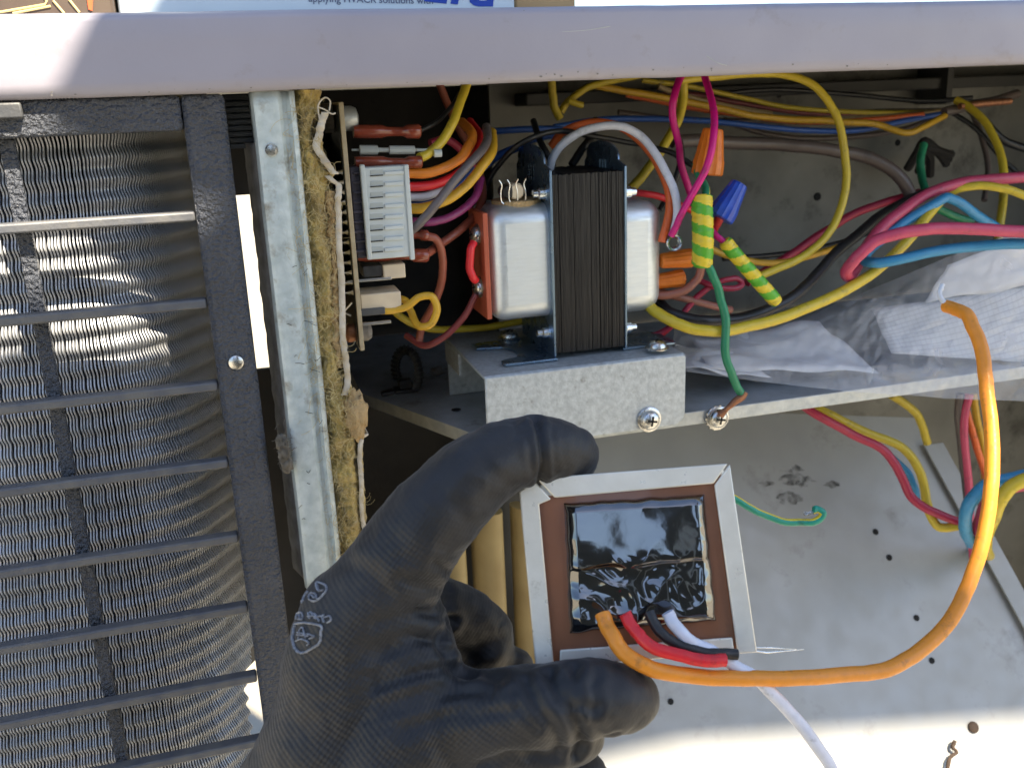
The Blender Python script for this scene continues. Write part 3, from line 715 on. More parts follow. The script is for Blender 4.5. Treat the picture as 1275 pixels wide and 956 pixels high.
c_ = A(452, 147, .388); MB().lathe((bxa + .001, .388, c_[2]), (1, 0, 0), [(0, .0048), (.0042, .0048), (.006, .004), (.0068, .0015)], 18).build('standoff_cap', M['galv'], bd)
for s_ in (-1, 1):
    c_ = A(447, 414, .385); MB().lathe((bxa + s_ * .001, .386, c_[2]), (s_, 0, 0), [(0, .0038), (.0030, .0040), (.0046, .003), (.0050, .001)], 16).build('capacitor', M['copper'] if s_ < 0 else M['post_edge'], bd)
def bb(name, x0_, y0_, x1_, y1_, Ya, Yb, mt, bev=.0005, parent=bd):
    a_, b_ = abox(x0_, y0_, x1_, y1_, Ya, Yb); return MB().box(a_, b_).build(name, mt, parent, bevel=bev)
# header and connector housing
hd = bb('pin_header', 440, 208, 452, 322, .3775, .398, M['darkpl'])
for k in range(9):
    bb('header_rib', 440.5, 214 + k * 12.2, 457, 217 + k * 12.2, .3765, .379, M['darkpl'], .0002, hd)
cn = bb('connector', 454, 207, 511, 322, .375, .400, M['conn'], .0006)
bb('housing_edge', 453, 205, 459, 324, .3742, .377, M['conn'], .0004, cn)
bb('housing_edge', 507, 205, 513, 324, .3742, .377, M['conn'], .0004, cn)
for k in range(8):
    y_ = 212 + k * 13.6
    bb('latch_window', 461, y_, 477, y_ + 7, .37485, .3765, M['slot'], .0001, cn)
    bb('latch_rib', 479, y_ + 1, 503, y_ + 6, .3742, .3765, M['conn'], .0003, cn)
    bb('window_shade', 461, y_ + 6.2, 477, y_ + 7.4, .3745, .3764, M['hole'], 0, cn)
# vinyl-sleeved spade terminals
def spade(x0_, x1_, y_, hh, Yc, mt, name='spade_terminal'):
    pts = []; rr = []
    for t, f in ((0, .9), (.08, 1), (.42, .98), (.5, .72), (.74, .66), (.80, 1.02), (.97, 1.06), (1, .9)):
        p_ = A(x0_ + (x1_ - x0_) * t, y_, Yc); pts.append(p_); rr.append(hh * f * PXM(p_))
    return MB().tube(pts, rr, 12, squash=.75).build(name, mt, bd, angle=60)
spade(440, 523, 164, 11.5, .386, M['amber']); spade(442, 525, 202, 10, .383, M['amber'])
spade(490, 533, 293, 9, .386, M['amber']); spade(445, 533, 318, 11, .384, M['amber'])
dp = [A(x_, 187, .385) for x_ in (438, 447, 448, 470, 471, 484, 485, 516, 517, 536)]
MB().tube(dp, [PXM(dp[0]) * k for k in (1.5, 1.5, 6, 6, 3, 3, 5.5, 5.5, 2, 2)], 10).build('glass_fuse', M['slot'], bd)
a_ = A(545, 191, .384); MB().lathe(a_ - (.0015, 0, 0), (1, 0, 0), [(0, .0016), (.003, .0016)], 10).build('crimp_end', M['conn'], bd)
bb('relay', 477, 329, 505, 347, .380, .395, M['creampl'])
bb('relay_base', 452, 331, 477, 345, .381, .395, M['blackpl'])
bb('cream_block', 449, 365, 500, 387, .378, .394, M['creampl'])
bb('grey_spade', 448, 384, 480, 393, .377, .383, M['bar'])
for (xa, xb, y_) in ((432, 488, 349), (452, 487, 402.5)):
    bb('pin', xa, y_ - 1.5, xb, y_ + 1.5, .376, .378, M['solder'], .0001)
for (pa, pb) in (((428, 388), (438, 377)), ((428, 389), (437, 393))):
    MB().tube([A(*pa, .376), A(*pb, .376)], .0004, 5).build('clipped_lead', M['solder'], bd)

# ================================================================== WIRES
WG = {}
def wire(label, mt, pts, r, name='wire', per=8, seg=10, stripe=None, D=False, cat='wire', taper=None):
    P = [(AD if D else A)(*q) for q in pts]
    rad = r * PXM(P[len(P) // 2])
    S_ = spline(P, per)
    k = random.uniform(0, 90)
    S_ = [q + np.array([nz(i * .13, k), nz(i * .13, k + 7), nz(i * .13, k + 19)]) * rad * .30 + np.array([nz(i * .5, k + 3), nz(i * .5, k + 11), nz(i * .5, k + 23)]) * rad * .07 for i, q in enumerate(S_)]
    b = MB().tube(S_, rad, seg, mif=(lambda i, j: 1 if stripe and j in stripe else 0))
    mats = [M[mt]] if not stripe else [M[mt], M['lime' if mt == 'tapeyellow' else 'tapeyellow']]
    o = b.build(name, mats, fix=False, angle=60); tag(o, label, cat)
    o['group'] = 'loose cabinet wires'
    return o
W = wire
W('yellow wire leaving the amber terminal above the white connector', 'yellow', [(522, 197, .384), (530, 194, .385), (545, 181, .387), (562, 155, .39), (573, 130, .395), (580, 108, .40), (585, 80, .41)], 6)
W('thin black wire leaving the topmost amber terminal', 'black', [(521, 164, .386), (535, 157, .39), (550, 147, .395), (568, 125, .40), (580, 95, .41)], 3)
W('dull brown wire dropping behind the loom and back to the lower terminal', 'brown', [(543, 95, .44), (557, 130, .44), (572, 160, .435), (590, 195, .43), (601, 232, .42), (595, 262, .41), (575, 284, .40), (550, 303, .395), (530, 317, .386)], 5)
W('orange wire at the top of the white connector loom', 'orange', [(508, 216, .385), (540, 214, .385), (565, 203, .388), (582, 185, .392), (588, 168, .40), (575, 152, .415)], 6.2)
W('red wire second in the white connector loom', 'brightred', [(508, 234, .387), (540, 231, .389), (570, 216, .392), (590, 195, .396), (597, 172, .405), (585, 152, .42)], 5.8)
W('short dark red wire behind the orange one above the connector', 'crimson', [(536, 178, .40), (555, 175, .402), (575, 188, .405), (592, 215, .412), (596, 240, .42)], 5)
W('white wire in the middle of the connector loom', 'white', [(508, 247, .389), (535, 243, .391), (560, 229, .396), (582, 205, .402)], 5.3)
W('grey wire crossing over the connector loom', 'grey', [(512, 287, .379), (530, 270, .377), (550, 245, .377), (570, 220, .379), (592, 195, .384), (607, 175, .394), (605, 158, .405)], 5.8)
W('bright yellow wire at the outside of the connector loom', 'gold', [(508, 260, .386), (540, 255, .386), (570, 240, .387), (597, 212, .390), (613, 188, .397), (612, 165, .41)], 6.4)
W('dark navy wire between the white and yellow loom wires', 'blue', [(508, 255, .395), (545, 250, .397), (570, 234, .400), (590, 210, .405)], 4)
W('purple wire low in the connector loom', 'purple', [(505, 276, .39), (528, 277, .388), (550, 274, .389), (575, 262, .392), (592, 245, .398), (599, 222, .405)], 5)
W('brown wire looping down from the lower amber terminal', 'brown', [(526, 293, .386), (543, 298, .387), (551, 320, .39), (550, 350, .395), (540, 380, .40), (526, 405, .405), (521, 428, .405)], 5)
W('maroon wire sagging from the transformer terminal board', 'maroon', [(593, 366, .396), (578, 394, .396), (552, 420, .398), (528, 430, .402), (505, 418, .41)], 4.2)
W('short red jumper between the two terminal screws', 'brightred', [(590, 302, .392), (586, 312, .390), (585, 330, .390), (588, 343, .390), (593, 350, .392)], 5)
W('yellow wire curled into a loop beside the cream block', 'gold', [(474, 387, .379), (490, 386, .379), (506, 382, .378), (522, 370, .376), (537, 369, .375), (544, 384, .375), (537, 403, .376), (522, 406, .379), (513, 392, .384), (506, 376, .388), (497, 372, .39)], 4.8)
W('dim yellow wire lying behind the yellow loop on the shelf', 'yellow', [(480, 372, .43), (500, 395, .43), (540, 410, .435), (600, 408, .44), (660, 398, .44)], 4.5)
W('blue wire behind the fuse clip of the transformer', 'blue', [(600, 210, .42), (618, 196, .425), (640, 186, .43), (665, 173, .44), (700, 166, .45)], 5)
W('dark blue wire running level behind the transformer ears', 'blue', [(590, 168, .46), (630, 163, .46), (690, 161, .465), (740, 168, .47)], 4)
W('thin black wire arching over the transformer', 'black', [(592, 262, .43), (602, 238, .425), (617, 211, .42), (635, 190, .415), (662, 172, .412), (700, 164, .415), (745, 171, .425), (800, 180, .44)], 3.6)
W('black wire rising beside the left transformer ear', 'black', [(690, 208, .425), (680, 190, .425), (672, 176, .43), (664, 150, .44)], 4)
W('black wire behind the core between the transformer ears', 'black', [(712, 206, .43), (722, 190, .432), (735, 172, .435), (742, 150, .44)], 5)
W('white wire arching over the transformer to the eyelet', 'lilac', [(684, 214, .415), (690, 195, .413), (706, 175, .411), (735, 160, .408), (766, 157, .404), (798, 170, .40), (822, 200, .393), (838, 235, .388), (843, 268, .386), (838, 292, .386)], 5.2)
W('orange red wire arching beside the white one over the transformer', 'redorange', [(686, 183, .428), (700, 166, .424), (722, 156, .42), (752, 153, .416), (782, 163, .41), (806, 186, .403), (825, 217, .397), (834, 250, .391), (830, 280, .389), (824, 302, .388)], 5.2)
W('short red wire above the right end bell', 'brightred', [(778, 241, .413), (800, 241, .411), (822, 245, .411), (845, 255, .413), (866, 264, .416)], 4.2)
W('bright magenta wire rising from the eyelet to the rail', 'magenta', [(836, 294, .384), (848, 268, .380), (866, 236, .377), (881, 205, .375), (889, 170, .377), (887, 130, .385), (876, 92, .40), (872, 70, .41)], 4.6)
W('darker magenta wire hanging left of the bright one', 'magenta', [(856, 84, .41), (846, 100, .405), (839, 122, .40), (838, 148, .40), (843, 172, .402), (847, 195, .405), (852, 220, .408), (862, 248, .41)], 4.6)
W('short magenta stub entering the slanting striped sleeve', 'magenta', [(880, 278, .388), (888, 289, .385), (897, 298, .383), (908, 309, .382)], 4)
W('yellow wire slanting down behind the magenta wires', 'yellow', [(848, 92, .45), (851, 120, .45), (845, 150, .447), (828, 180, .442), (802, 216, .436), (778, 246, .43)], 6)
W('dim yellow wire hook high behind the left ear', 'yellow', [(686, 96, .47), (688, 118, .47), (691, 135, .47), (698, 148, .47)], 5)
W('dim yellow wire climbing to the rail above the core', 'yellow', [(699, 140, .475), (712, 124, .475), (735, 108, .475), (775, 98, .48), (830, 88, .48)], 4.5)
W('short dim yellow stub high above the core', 'yellow', [(708, 126, .47), (716, 129, .47), (726, 131, .47)], 4)
W('pale tan wire running back along the upper wall', 'tan', [(820, 108, .50), (860, 122, .50), (915, 135, .505), (960, 142, .51)], 3.6)
W('grey green wire deep on the upper wall', 'greybrown', [(770, 140, .52), (850, 150, .52), (960, 150, .53), (1080, 140, .53), (1180, 138, .52)], 3.5)
W('yellow wire making the tall arch in front of the back panel', 'yellow', [(848, 100, .43), (875, 96, .43), (915, 93, .43), (965, 92, .43), (1010, 105, .425), (1038, 138, .42), (1052, 188, .415), (1053, 235, .41), (1037, 283, .405), (1004, 317, .40), (965, 336, .398), (940, 346, .398)], 5)
W('gold wire lying level behind the slanting striped sleeve', 'gold', [(878, 306, .42), (905, 318, .42), (940, 326, .42), (980, 326, .42), (1018, 316, .423), (1058, 303, .428)], 4)
W('thick grey brown cable bending down in front of the back panel', 'greybrown', [(838, 176, .45), (900, 178, .45), (980, 181, .45), (1040, 187, .445), (1090, 200, .44), (1122, 222, .435), (1135, 250, .432), (1128, 285, .43)], 8)
W('black wire slanting behind the darker magenta wire', 'black', [(846, 175, .425), (848, 200, .42), (838, 232, .42), (822, 262, .42)], 4.2)
W('black wire crossing behind the orange cap', 'black', [(800, 182, .435), (835, 190, .43), (862, 206, .425), (880, 222, .42)], 3.6)
W('black cable sagging behind the green and yellow lead', 'black', [(820, 376, .405), (842, 392, .392), (880, 400, .388), (930, 393, .388), (975, 377, .39), (1003, 356, .395), (1030, 325, .405), (1065, 295, .415), (1105, 265, .425), (1140, 246, .43), (1190, 232, .435)], 7)
W('thick yellow wire sweeping from the right bell across the bag', 'yellow', [(805, 378, .396), (822, 392, .388), (845, 404, .381), (875, 411, .378), (915, 411, .377), (965, 398, .378), (1022, 375, .381), (1080, 345, .386), (1122, 308, .392), (1150, 275, .40), (1168, 252, .408)], 7)
W('thick pink wire doubling back in a hairpin above the bag', 'pink', [(1330, 294, .352), (1275, 290, .358), (1200, 285, .365), (1140, 287, .37), (1095, 300, .374), (1066, 320, .378), (1054, 338, .383), (1056, 346, .388), (1064, 336, .392), (1085, 300, .396), (1115, 270, .402), (1150, 244, .41), (1200, 228, .41), (1275, 220, .405), (1330, 218, .40)], 7.4)
W('dark red wire low in front of the back panel', 'crimson', [(930, 352, .43), (985, 316, .438), (1025, 290, .44), (1060, 268, .44), (1100, 252, .44), (1145, 240, .44)], 5)
W('light blue wire doubling back under the pink hairpin to a peak', 'skyblue', [(1330, 304, .356), (1275, 304, .362), (1210, 307, .37), (1145, 317, .375), (1100, 327, .38), (1080, 326, .386), (1078, 318, .393), (1105, 292, .40), (1140, 268, .403), (1172, 250, .405), (1184, 247, .405), (1202, 258, .405), (1228, 276, .408), (1270, 298, .415), (1330, 310, .42)], 6.4)
W('yellow wire arching at the right side behind the blue peak', 'yellow', [(1168, 250, .415), (1190, 237, .41), (1220, 231, .405), (1250, 235, .40), (1285, 248, .395)], 5.2)
W('yellow wire hanging at the right below the dark bundle', 'yellow', [(1190, 125, .48), (1212, 138, .47), (1230, 158, .46), (1244, 188, .45), (1250, 225, .44), (1247, 270, .43), (1240, 315, .425)], 5)
W('gold wire dipping to a kink along the upper wall', 'gold', [(740, 106, .49), (800, 117, .49), (850, 126, .49), (900, 136, .49), (940, 145, .49), (985, 149, .49), (1040, 151, .485), (1090, 155, .48), (1128, 166, .475), (1150, 158, .475), (1176, 144, .48)], 4.2)
W('orange wire along the upper wall above the gold kink', 'redorange', [(780, 118, .51), (860, 134, .505), (930, 144, .50), (1000, 152, .50), (1080, 150, .495), (1150, 143, .49)], 3.6)
W('navy wire along the upper wall below the gold kink', 'blue', [(690, 158, .50), (760, 148, .505), (860, 150, .50), (950, 158, .495), (1010, 163, .495), (1070, 162, .49), (1130, 150, .49), (1180, 140, .49)], 3.6)
W('white wire along the upper wall among the bundle', 'tan', [(900, 140, .51), (980, 147, .505), (1090, 146, .50), (1180, 138, .50)], 3)
W('dark brown bundle lead running to the upper right corner', 'greybrown', [(1176, 140, .48), (1205, 132, .48), (1240, 126, .48), (1265, 118, .485)], 6)
W('orange brown lead above the dark bundle at the upper right', 'copper', [(1195, 133, .475), (1225, 129, .475), (1258, 126, .475)], 4)
W('black cable drooping at the upper right corner', 'black', [(1200, 130, .49), (1225, 150, .485), (1250, 175, .48), (1290, 190, .475)], 5)
W('green wire hanging from the dark tie on the back panel', 'green', [(1150, 180, .46), (1146, 200, .455), (1148, 222, .45), (1156, 246, .44)], 5)
W('green wire stub under the blue peak', 'green', [(1165, 258, .42), (1185, 268, .42), (1210, 276, .42)], 5)
W('rosy brown wire curving out under the upright striped sleeve', 'rosebrown', [(874, 322, .392), (869, 345, .392), (855, 360, .392), (835, 367, .393), (815, 367, .396)], 5.2)
W('rosy brown wire stub running right below the orange caps', 'rosebrown', [(815, 362, .402), (845, 370, .40), (880, 379, .40), (910, 386, .402)], 4.6)
W('thin red wire looped beside the green and yellow lead', 'crimson', [(805, 420, .41), (830, 410, .405), (850, 390, .40), (870, 367, .40), (892, 352, .40), (914, 347, .40), (924, 353, .40), (914, 359, .398), (890, 357, .398), (872, 350, .402)], 3.8)
W('red wire disappearing under the right foot of the transformer', 'red', [(786, 418, .42), (805, 425, .415), (822, 417, .412), (838, 404, .41)], 4)
W('maroon wire hanging below the shelf in front of the divider', 'crimson', [(1000, 505, .43), (1020, 518, .425), (1062, 541, .42), (1100, 560, .415), (1124, 595, .41), (1138, 622, .405), (1165, 638, .40), (1200, 652, .395)], 5.5)
W('yellow wire hanging below the shelf beside the maroon one', 'yellow', [(1010, 505, .435), (1032, 516, .43), (1078, 538, .425), (1122, 556, .42), (1145, 585, .415), (1154, 622, .41), (1158, 640, .405), (1170, 656, .40), (1196, 655, .395)], 5.5)
W('dark blue wire half hidden behind the maroon and yellow pair', 'skyblue', [(1100, 560, .43), (1128, 585, .425), (1138, 605, .42), (1142, 622, .42)], 4)
W('short yellow wire dropping behind the divider flange', 'yellow', [(1110, 492, .455), (1132, 507, .455), (1147, 527, .455), (1154, 552, .455)], 5)
W('grey wire hanging vertically in the right compartment', 'greybrown', [(1196, 490, .41), (1194, 525, .41), (1199, 575, .41), (1205, 630, .41), (1212, 700, .41)], 5)
W('pink wire hanging vertically in the right compartment', 'pink', [(1207, 490, .408), (1199, 525, .408), (1204, 580, .408), (1207, 640, .408), (1212, 700, .408)], 5)
W('orange wire slanting down in the right compartment', 'redorange', [(1200, 500, .415), (1210, 535, .412), (1222, 575, .41), (1238, 620, .41)], 4.5)
W('amber wire hanging at the right behind the fat orange lead', 'gold', [(1212, 490, .42), (1216, 520, .418), (1224, 560, .416), (1230, 640, .415)], 4.5)
W('light blue wire curling down behind the fat orange lead', 'skyblue', [(1330, 585, .36), (1275, 592, .362), (1238, 600, .364), (1212, 620, .368), (1202, 645, .374), (1205, 668, .39), (1214, 684, .43), (1222, 690, .47)], 8)
W('red wire curling down behind the fat orange lead', 'pink', [(1330, 592, .365), (1280, 602, .368), (1245, 612, .37), (1225, 635, .376), (1217, 660, .39), (1220, 684, .43), (1228, 692, .47)], 8)
W('thick yellow wire curling down behind the fat orange lead', 'yellow', [(1330, 580, .35), (1285, 594, .352), (1258, 608, .354), (1240, 632, .358), (1230, 662, .37), (1228, 684, .41), (1235, 696, .47)], 8.5)

for k_, (lab, mt_, pts, r_) in enumerate((
    ('thin black wire running level along the top of the back panel', 'black', [(880, 118, .52), (960, 112, .52), (1060, 118, .515), (1150, 126, .51), (1210, 122, .51)], 3),
    ('dark brown wire drooping behind the tall yellow arch', 'greybrown', [(900, 150, .53), (960, 168, .53), (1030, 172, .53), (1110, 165, .52), (1160, 150, .51)], 3.5),
    ('black wire leaving the dark bundle towards the right edge', 'black', [(1185, 140, .50), (1220, 165, .49), (1255, 205, .48), (1300, 240, .47)], 3),
    ('thin yellow wire high behind the magenta wires', 'yellow', [(800, 100, .51), (860, 108, .51), (930, 124, .515), (985, 134, .515), (1080, 140, .51), (1180, 139, .50)], 3),
    ('black wire low behind the tall yellow arch', 'black', [(900, 322, .46), (960, 318, .46), (1030, 306, .46), (1080, 290, .455), (1120, 270, .45)], 3.5),
    ('dark red wire high behind the magenta wires', 'maroon', [(790, 122, .52), (860, 118, .52), (920, 128, .52), (1000, 141, .515), (1090, 143, .51), (1178, 140, .50)], 3),
    ('grey brown wire hanging behind the yellow hanging wire', 'greybrown', [(1205, 128, .50), (1222, 170, .49), (1230, 210, .48), (1225, 250, .47)], 3.5))):
    W(lab, mt_, pts, r_)
# taped joints, caps
def sleeve(name, label, pts, r, parent=None):
    P = spline([A(*q) for q in pts], 24); n_ = len(P)
    cum = np.concatenate([[0], np.cumsum([np.linalg.norm(P[i + 1] - P[i]) for i in range(n_ - 1)])]); pit = 25 * PXM(P[0])
    rr = [r * PXM(P[0]) * (1 + .07 * nz(i * .25, r) + .05 * ((cum[i] / pit * 2) % 1) - (.0 if 2 < i < n_ - 4 else .15)) for i in range(n_)]
    seg = 32
    b = MB().tube(P, rr, seg, mif=lambda i, j: int((cum[i] / pit + j / seg + .05 * nz(j * .4, i * .1) + 20) * 2) % 2)
    return tag(b.build(name, [M['tapeyellow'], M['lime']], fix=False, angle=180), label, 'tape')
sleeve('striped_tape_sleeve', 'upright joint wrapped in green and yellow striped tape', [(874, 243, .379), (874, 258, .378), (875, 285, .377), (875, 310, .377), (874, 331, .378)], 13)
sleeve('striped_tape_sleeve', 'slanting thin joint wrapped in green and yellow striped tape', [(902, 300, .382), (912, 313, .381), (930, 334, .380), (950, 357, .379), (967, 376, .379)], 9)
W('green and yellow striped lead entering the upright striped sleeve', 'green', [(866, 205, .395), (872, 222, .388), (879, 236, .382), (878, 250, .379)], 5, stripe=(4, 5, 6))
gw = W('green and yellow earth lead running down to the copper lug', 'green', [(878, 322, .378), (888, 345, .377), (897, 372, .376), (903, 402, .374), (903, 440, .372), (910, 464, .371), (922, 487, .371), (926, 492, .371)], 5.4, stripe=(4, 5, 6, 7))
lug = MB().tube([A(928, 488, .371), A(924, 494, .371), A(915, 500, .371), A(905, 509, .3715), A(897, 516, .373)], [6 * PXM(A(920, 495, .371)), .0027, .0025, .0016, .0030], 10, squash=.7).build('crimp_lug', M['copper'], gw)
p = A(893, 520, .3785)
es = thing('earth_screw', 'earth screw with star washer on the shelf lip holding the copper lug', 'screw', p)
o = screw_head(p, (0, -1, .05), 12 * PXM(p), es, 'head')
teeth = MB()
for k in range(14):
    a = k * 2 * math.pi / 14; c_ = p + np.array([math.cos(a), 0, math.sin(a)]) * .0056
    teeth.box(c_ - (.0005, .0004, .0005), c_ + (.0005, .0004, .0005))
teeth.build('star_washer', M['screw'], es)
def wnut(label, a, b, r0, r1, Y, mt):
    pa, pb = A(*a, Y), A(*b, Y); L_ = np.linalg.norm(pb - pa); k = PXM(pa)
    o = MB().lathe(pa, pb - pa, [(0, r0 * k * .92), (L_ * .03, r0 * k), (L_ * .30, r0 * k * .98), (L_ * .34, r0 * k * .93), (L_ * .93, r1 * k), (L_ * .98, r1 * k * .92), (L_, r1 * k * .7)], 28, ridge=.035).build('wire_nut', M[mt], angle=25)
    return tag(o, label, 'wire nut')
wnut('orange wire cap hanging behind the bright magenta wire', (880, 218), (888, 160), 19, 12.5, .392, 'nut_orange')
wnut('blue wire cap tilted beside the upright striped sleeve', (896, 272), (921, 228), 17, 11, .381, 'nut_blue')
wnut('orange wire cap lying level beside the upright striped sleeve', (862, 321), (822, 325), 11.5, 9, .394, 'nut_orange')
wnut('lower orange wire cap under the other level one', (850, 346), (816, 351), 11, 9, .397, 'nut_orange')
W('red stub coming out of the blue wire cap', 'red', [(897, 268, .382), (893, 277, .384), (888, 286, .388)], 6)

# cable clip, nut and debris on the shelf
cc = thing('cable_clip', 'black plastic ribbed cable clip standing on the shelf', 'cable clip', AZ(500, 490, ZS))
c_ = AZ(505, 488, ZS); yc = c_[1]; k = PXM(c_)
lp_ = [np.array([c_[0] + (4 - 13 * math.sin(a) * 1.0) * k, yc + .006 * math.cos(a * .5), c_[2] + (29 + 25 * -math.cos(a)) * k]) for a in np.linspace(.35, 2 * math.pi - .35, 26)]
MB().tube(lp_, .0022, 8, squash=.45).build('strap', M['blackpl'], cc, angle=60)
rb_ = MB()
for i in range(3, 23):
    rb_.lathe(lp_[i], lp_[i + 1] - lp_[i - 1], [(0, .0027), (.0005, .0027)], 8)
rb_.build('strap_teeth', M['blackpl'], cc)
MB().box(c_ + (-.006, -.003, 0), c_ + (.005, .006, .002)).build('base', M['blackpl'], cc, bevel=.0005)
MB().box(c_ + (-.003, -.002, .0022), c_ + (.0035, .004, .0065)).build('head', M['blackpl'], cc, bevel=.0005)
MB().hexa([c_ + (-.013, -.004, 0), c_ + (-.0062, -.003, 0), c_ + (-.0062, -.003, .0022), c_ + (-.013, -.004, .0018)], [c_ + (-.013, .001, 0), c_ + (-.0062, .003, 0), c_ + (-.0062, .003, .0022), c_ + (-.013, .001, .0018)]).build('tail', M['blackpl'], cc, bevel=.0005)
c_ = AZ(546, 468, ZS)
db = MB().grid(lambda u, v: c_ + np.array([.0042, .002, .0024]) * np.array([math.sin(v * math.pi) * math.cos(u * 6.283), math.sin(v * math.pi) * math.sin(u * 6.283), 1 + math.cos(v * math.pi)]) * (1 + .4 * nz(math.cos(u * 6.283) * 2, math.sin(u * 6.283) * 2, v * 5)), 18, 12)
tag(db.build('mud_lump', M['post_edge'], fix=False, angle=180), 'small brown lump of mud on the shelf beside the cable clip', 'debris')
tw_ = MB().tube(spline([PN(x_, y_) - pn * .003 for x_, y_ in ((1185, 922), (1182, 930), (1187, 936), (1179, 943), (1176, 955), (1174, 975))], 6), [.0012 + .0006 * nz(i * 1.7) for i in range(31)], 7)
tag(tw_.build('twig', M['twig'], fix=False), 'little brown crooked twig lying on the sunlit foot of the divider panel', 'twig')
# tie on the back panel
tie = MB()
for k in range(3):
    tie.tube(spline([A(1130 + k * 14, 210 + k * 4, .53), A(1142 + k * 8, 190 + k * 3, .52), A(1152, 176 + k * 4, .515), A(1170 + k * 5, 192, .52), A(1178 + k * 3, 204 - k * 6, .53)], 5), .0028, 7)
tag(tie.build('cable_tie', M['foam'], fix=False), 'dark knotted tie on the grimy back panel above the green wire', 'cable tie')

# ================================================================== BAG WITH PAPERS
bt = [(838, 408), (880, 416), (940, 408), (1010, 392), (1080, 362), (1180, 320), (1275, 285), (1340, 265)]
bf = [(838, 462), (880, 468), (940, 476), (1010, 484), (1080, 490), (1180, 497), (1275, 500), (1340, 502)]
def bagp(u, v, lift=0.):
    px = 838 + 480 * u
    a_ = AZ(px, lerp(bt_, px), ZS + .004); b_ = AZ(px, lerp(bf_, px), ZS + .002)
    return a_, b_
bt_ = bt; bf_ = bf
def bag(u, v):
    px = 838 + 500 * u; yt = lerp(bt, px); yb = lerp(bf, px)
    Yt = .43 - .03 * u; Yb = .379 - .006 * u
    p = A(px, yt + (yb - yt) * v, Yt + (Yb - Yt) * v)
    rdg = (.5 - abs(nz(px * .006 + v * 1.1, v * 1.3 - px * .003, 3.))) * .009 + (.4 - abs(nz(px * .017 - v * 2.4, v * 1.6 + px * .006, 8.))) * .0055 + (.3 - abs(nz(px * .045 + v * 3, v * 4 - px * .015, 12.))) * .0022 + .0003 * nz(px * .06, v * 6)
    e = min(1, v * 6, (1 - v) * 5 + .15)
    return p + np.array([0, -.35 * rdg * e, .8 * rdg * e])
bg = thing('plastic_bag', 'crumpled clear plastic bag holding papers on the shelf', 'bag', A(1050, 470, .40))
MB().grid(bag, 200, 70).build('film', M['film'], bg, fix=False, angle=30)
def sheet(name, mt, quad, Ys, amp, bend):
    q = [A(x_, y_, Y_) for (x_, y_), Y_ in zip(quad, Ys)]
    def f(u, v):
        p_ = (q[0] * (1 - u) + q[1] * u) * (1 - v) + (q[3] * (1 - u) + q[2] * u) * v
        return p_ + np.array([0, -.2, 1]) * (amp * nz(u * 3 + bend, v * 3))
    return MB().grid(f, 20, 10).build(name, mt, bg, fix=False, solid=.0002, angle=180)
sheet('paper_sheet', M['paper'], [(862, 420), (1020, 400), (1095, 465), (880, 458)], (.424, .422, .394, .393), .004, 1.)
sheet('paper_sheet', M['paper'], [(850, 440), (900, 434), (960, 470), (850, 458)], (.412, .412, .39, .392), .003, 4.)
sheet('printed_sheet', M['diagram'], [(1085, 385), (1330, 350), (1330, 455), (1110, 440)], (.415, .40, .385, .395), .0015, 7.)
sheet('paper_sheet', M['paper'], [(1180, 330), (1330, 275), (1330, 345), (1150, 378)], (.412, .40, .40, .41), .004, 9.)

# ================================================================== BOXES ON THE ROOF
ZT = zr_top + .0012
def text_mb(body, size, origin, tilt, mbx, bold=0.):
    cu = bpy.data.curves.new('t', 'FONT'); cu.body = body; cu.size = size; cu.extrude = .00008; cu.offset = bold; cu.resolution_u = 3
    ob = bpy.data.objects.new('t', cu); COL.objects.link(ob)
    me = bpy.data.meshes.new_from_object(ob.evaluated_get(bpy.context.evaluated_depsgraph_get()))
    ct, st = math.cos(tilt), math.sin(tilt); o_ = np.asarray(origin)
    mbx.add([o_ + np.array([v.co.x * ct - v.co.y * st, -v.co.z, v.co.x * st + v.co.y * ct]) for v in me.vertices], [list(p_.vertices) for p_ in me.polygons])
    bpy.data.objects.remove(ob); bpy.data.curves.remove(cu); bpy.data.meshes.remove(me)
    return mbx
YC = .372
wc = thing('white_carton', 'white printed carton with blue lettering standing on the top rail', 'carton', (A(390, 5, YC)[0], YC + .04, ZT))
MB().box((A(146, 3, YC)[0], YC, ZT), (A(641, 3, YC)[0], YC + .09, ZT + .075)).build('box', M['carton'], wc, bevel=.001)
k = PXM(A(460, 5, YC))
text_mb('applying HVACR solutions with', 12.2 * k, A(384, 2.5, YC - .0002), math.radians(-1.6), MB()).build('printed_line', M['ink'], wc, smooth=False)
bl = MB()
for poly_ in ([(528, 2), (556, 5), (562, -30), (535, -30)], [(561, 5), (570, 6), (578, -30), (569, -30)], [(585, 3), (590, 7), (596, 8.5), (614, 8.5), (616, -30), (607, -30), (606, 1), (597, 1), (595, -30), (586, -30)]):
    bl.prism([A(x_, y_, YC - .0003) for x_, y_ in poly_], (0, .0002, 0))
bl.build('blue_letters', M['blueprint'], wc, smooth=False)
dk = thing('dark_carton', 'dark printed carton with gold lines and red strip on the rail', 'carton', (A(60, 5, YC)[0], YC + .04, ZT))
MB().box((A(-120, 5, YC)[0], YC - .004, ZT), (A(142.5, 5, YC)[0], YC + .09, ZT + .07)).build('box', M['darkcard'], dk, bevel=.001)
gl = MB()
for pts in ([(-20, 19), (56, 6), (58, 2), (52, -8)], [(16, 17), (63, 8)], [(66, 1), (80, 17)], [(86, 0), (99, 16)]):
    gl.tube([A(x_, y_, YC - .0042) for x_, y_ in pts], .0004, 6)
gl.build('gold_lines', M['goldline'], dk)
MB().prism([A(x_, y_, YC - .0045) for x_, y_ in ((107, -10), (116, -10), (115, 14), (110, 12))], (0, .0004, 0)).build('red_strip', M['redprint'], dk)
tl = MB()
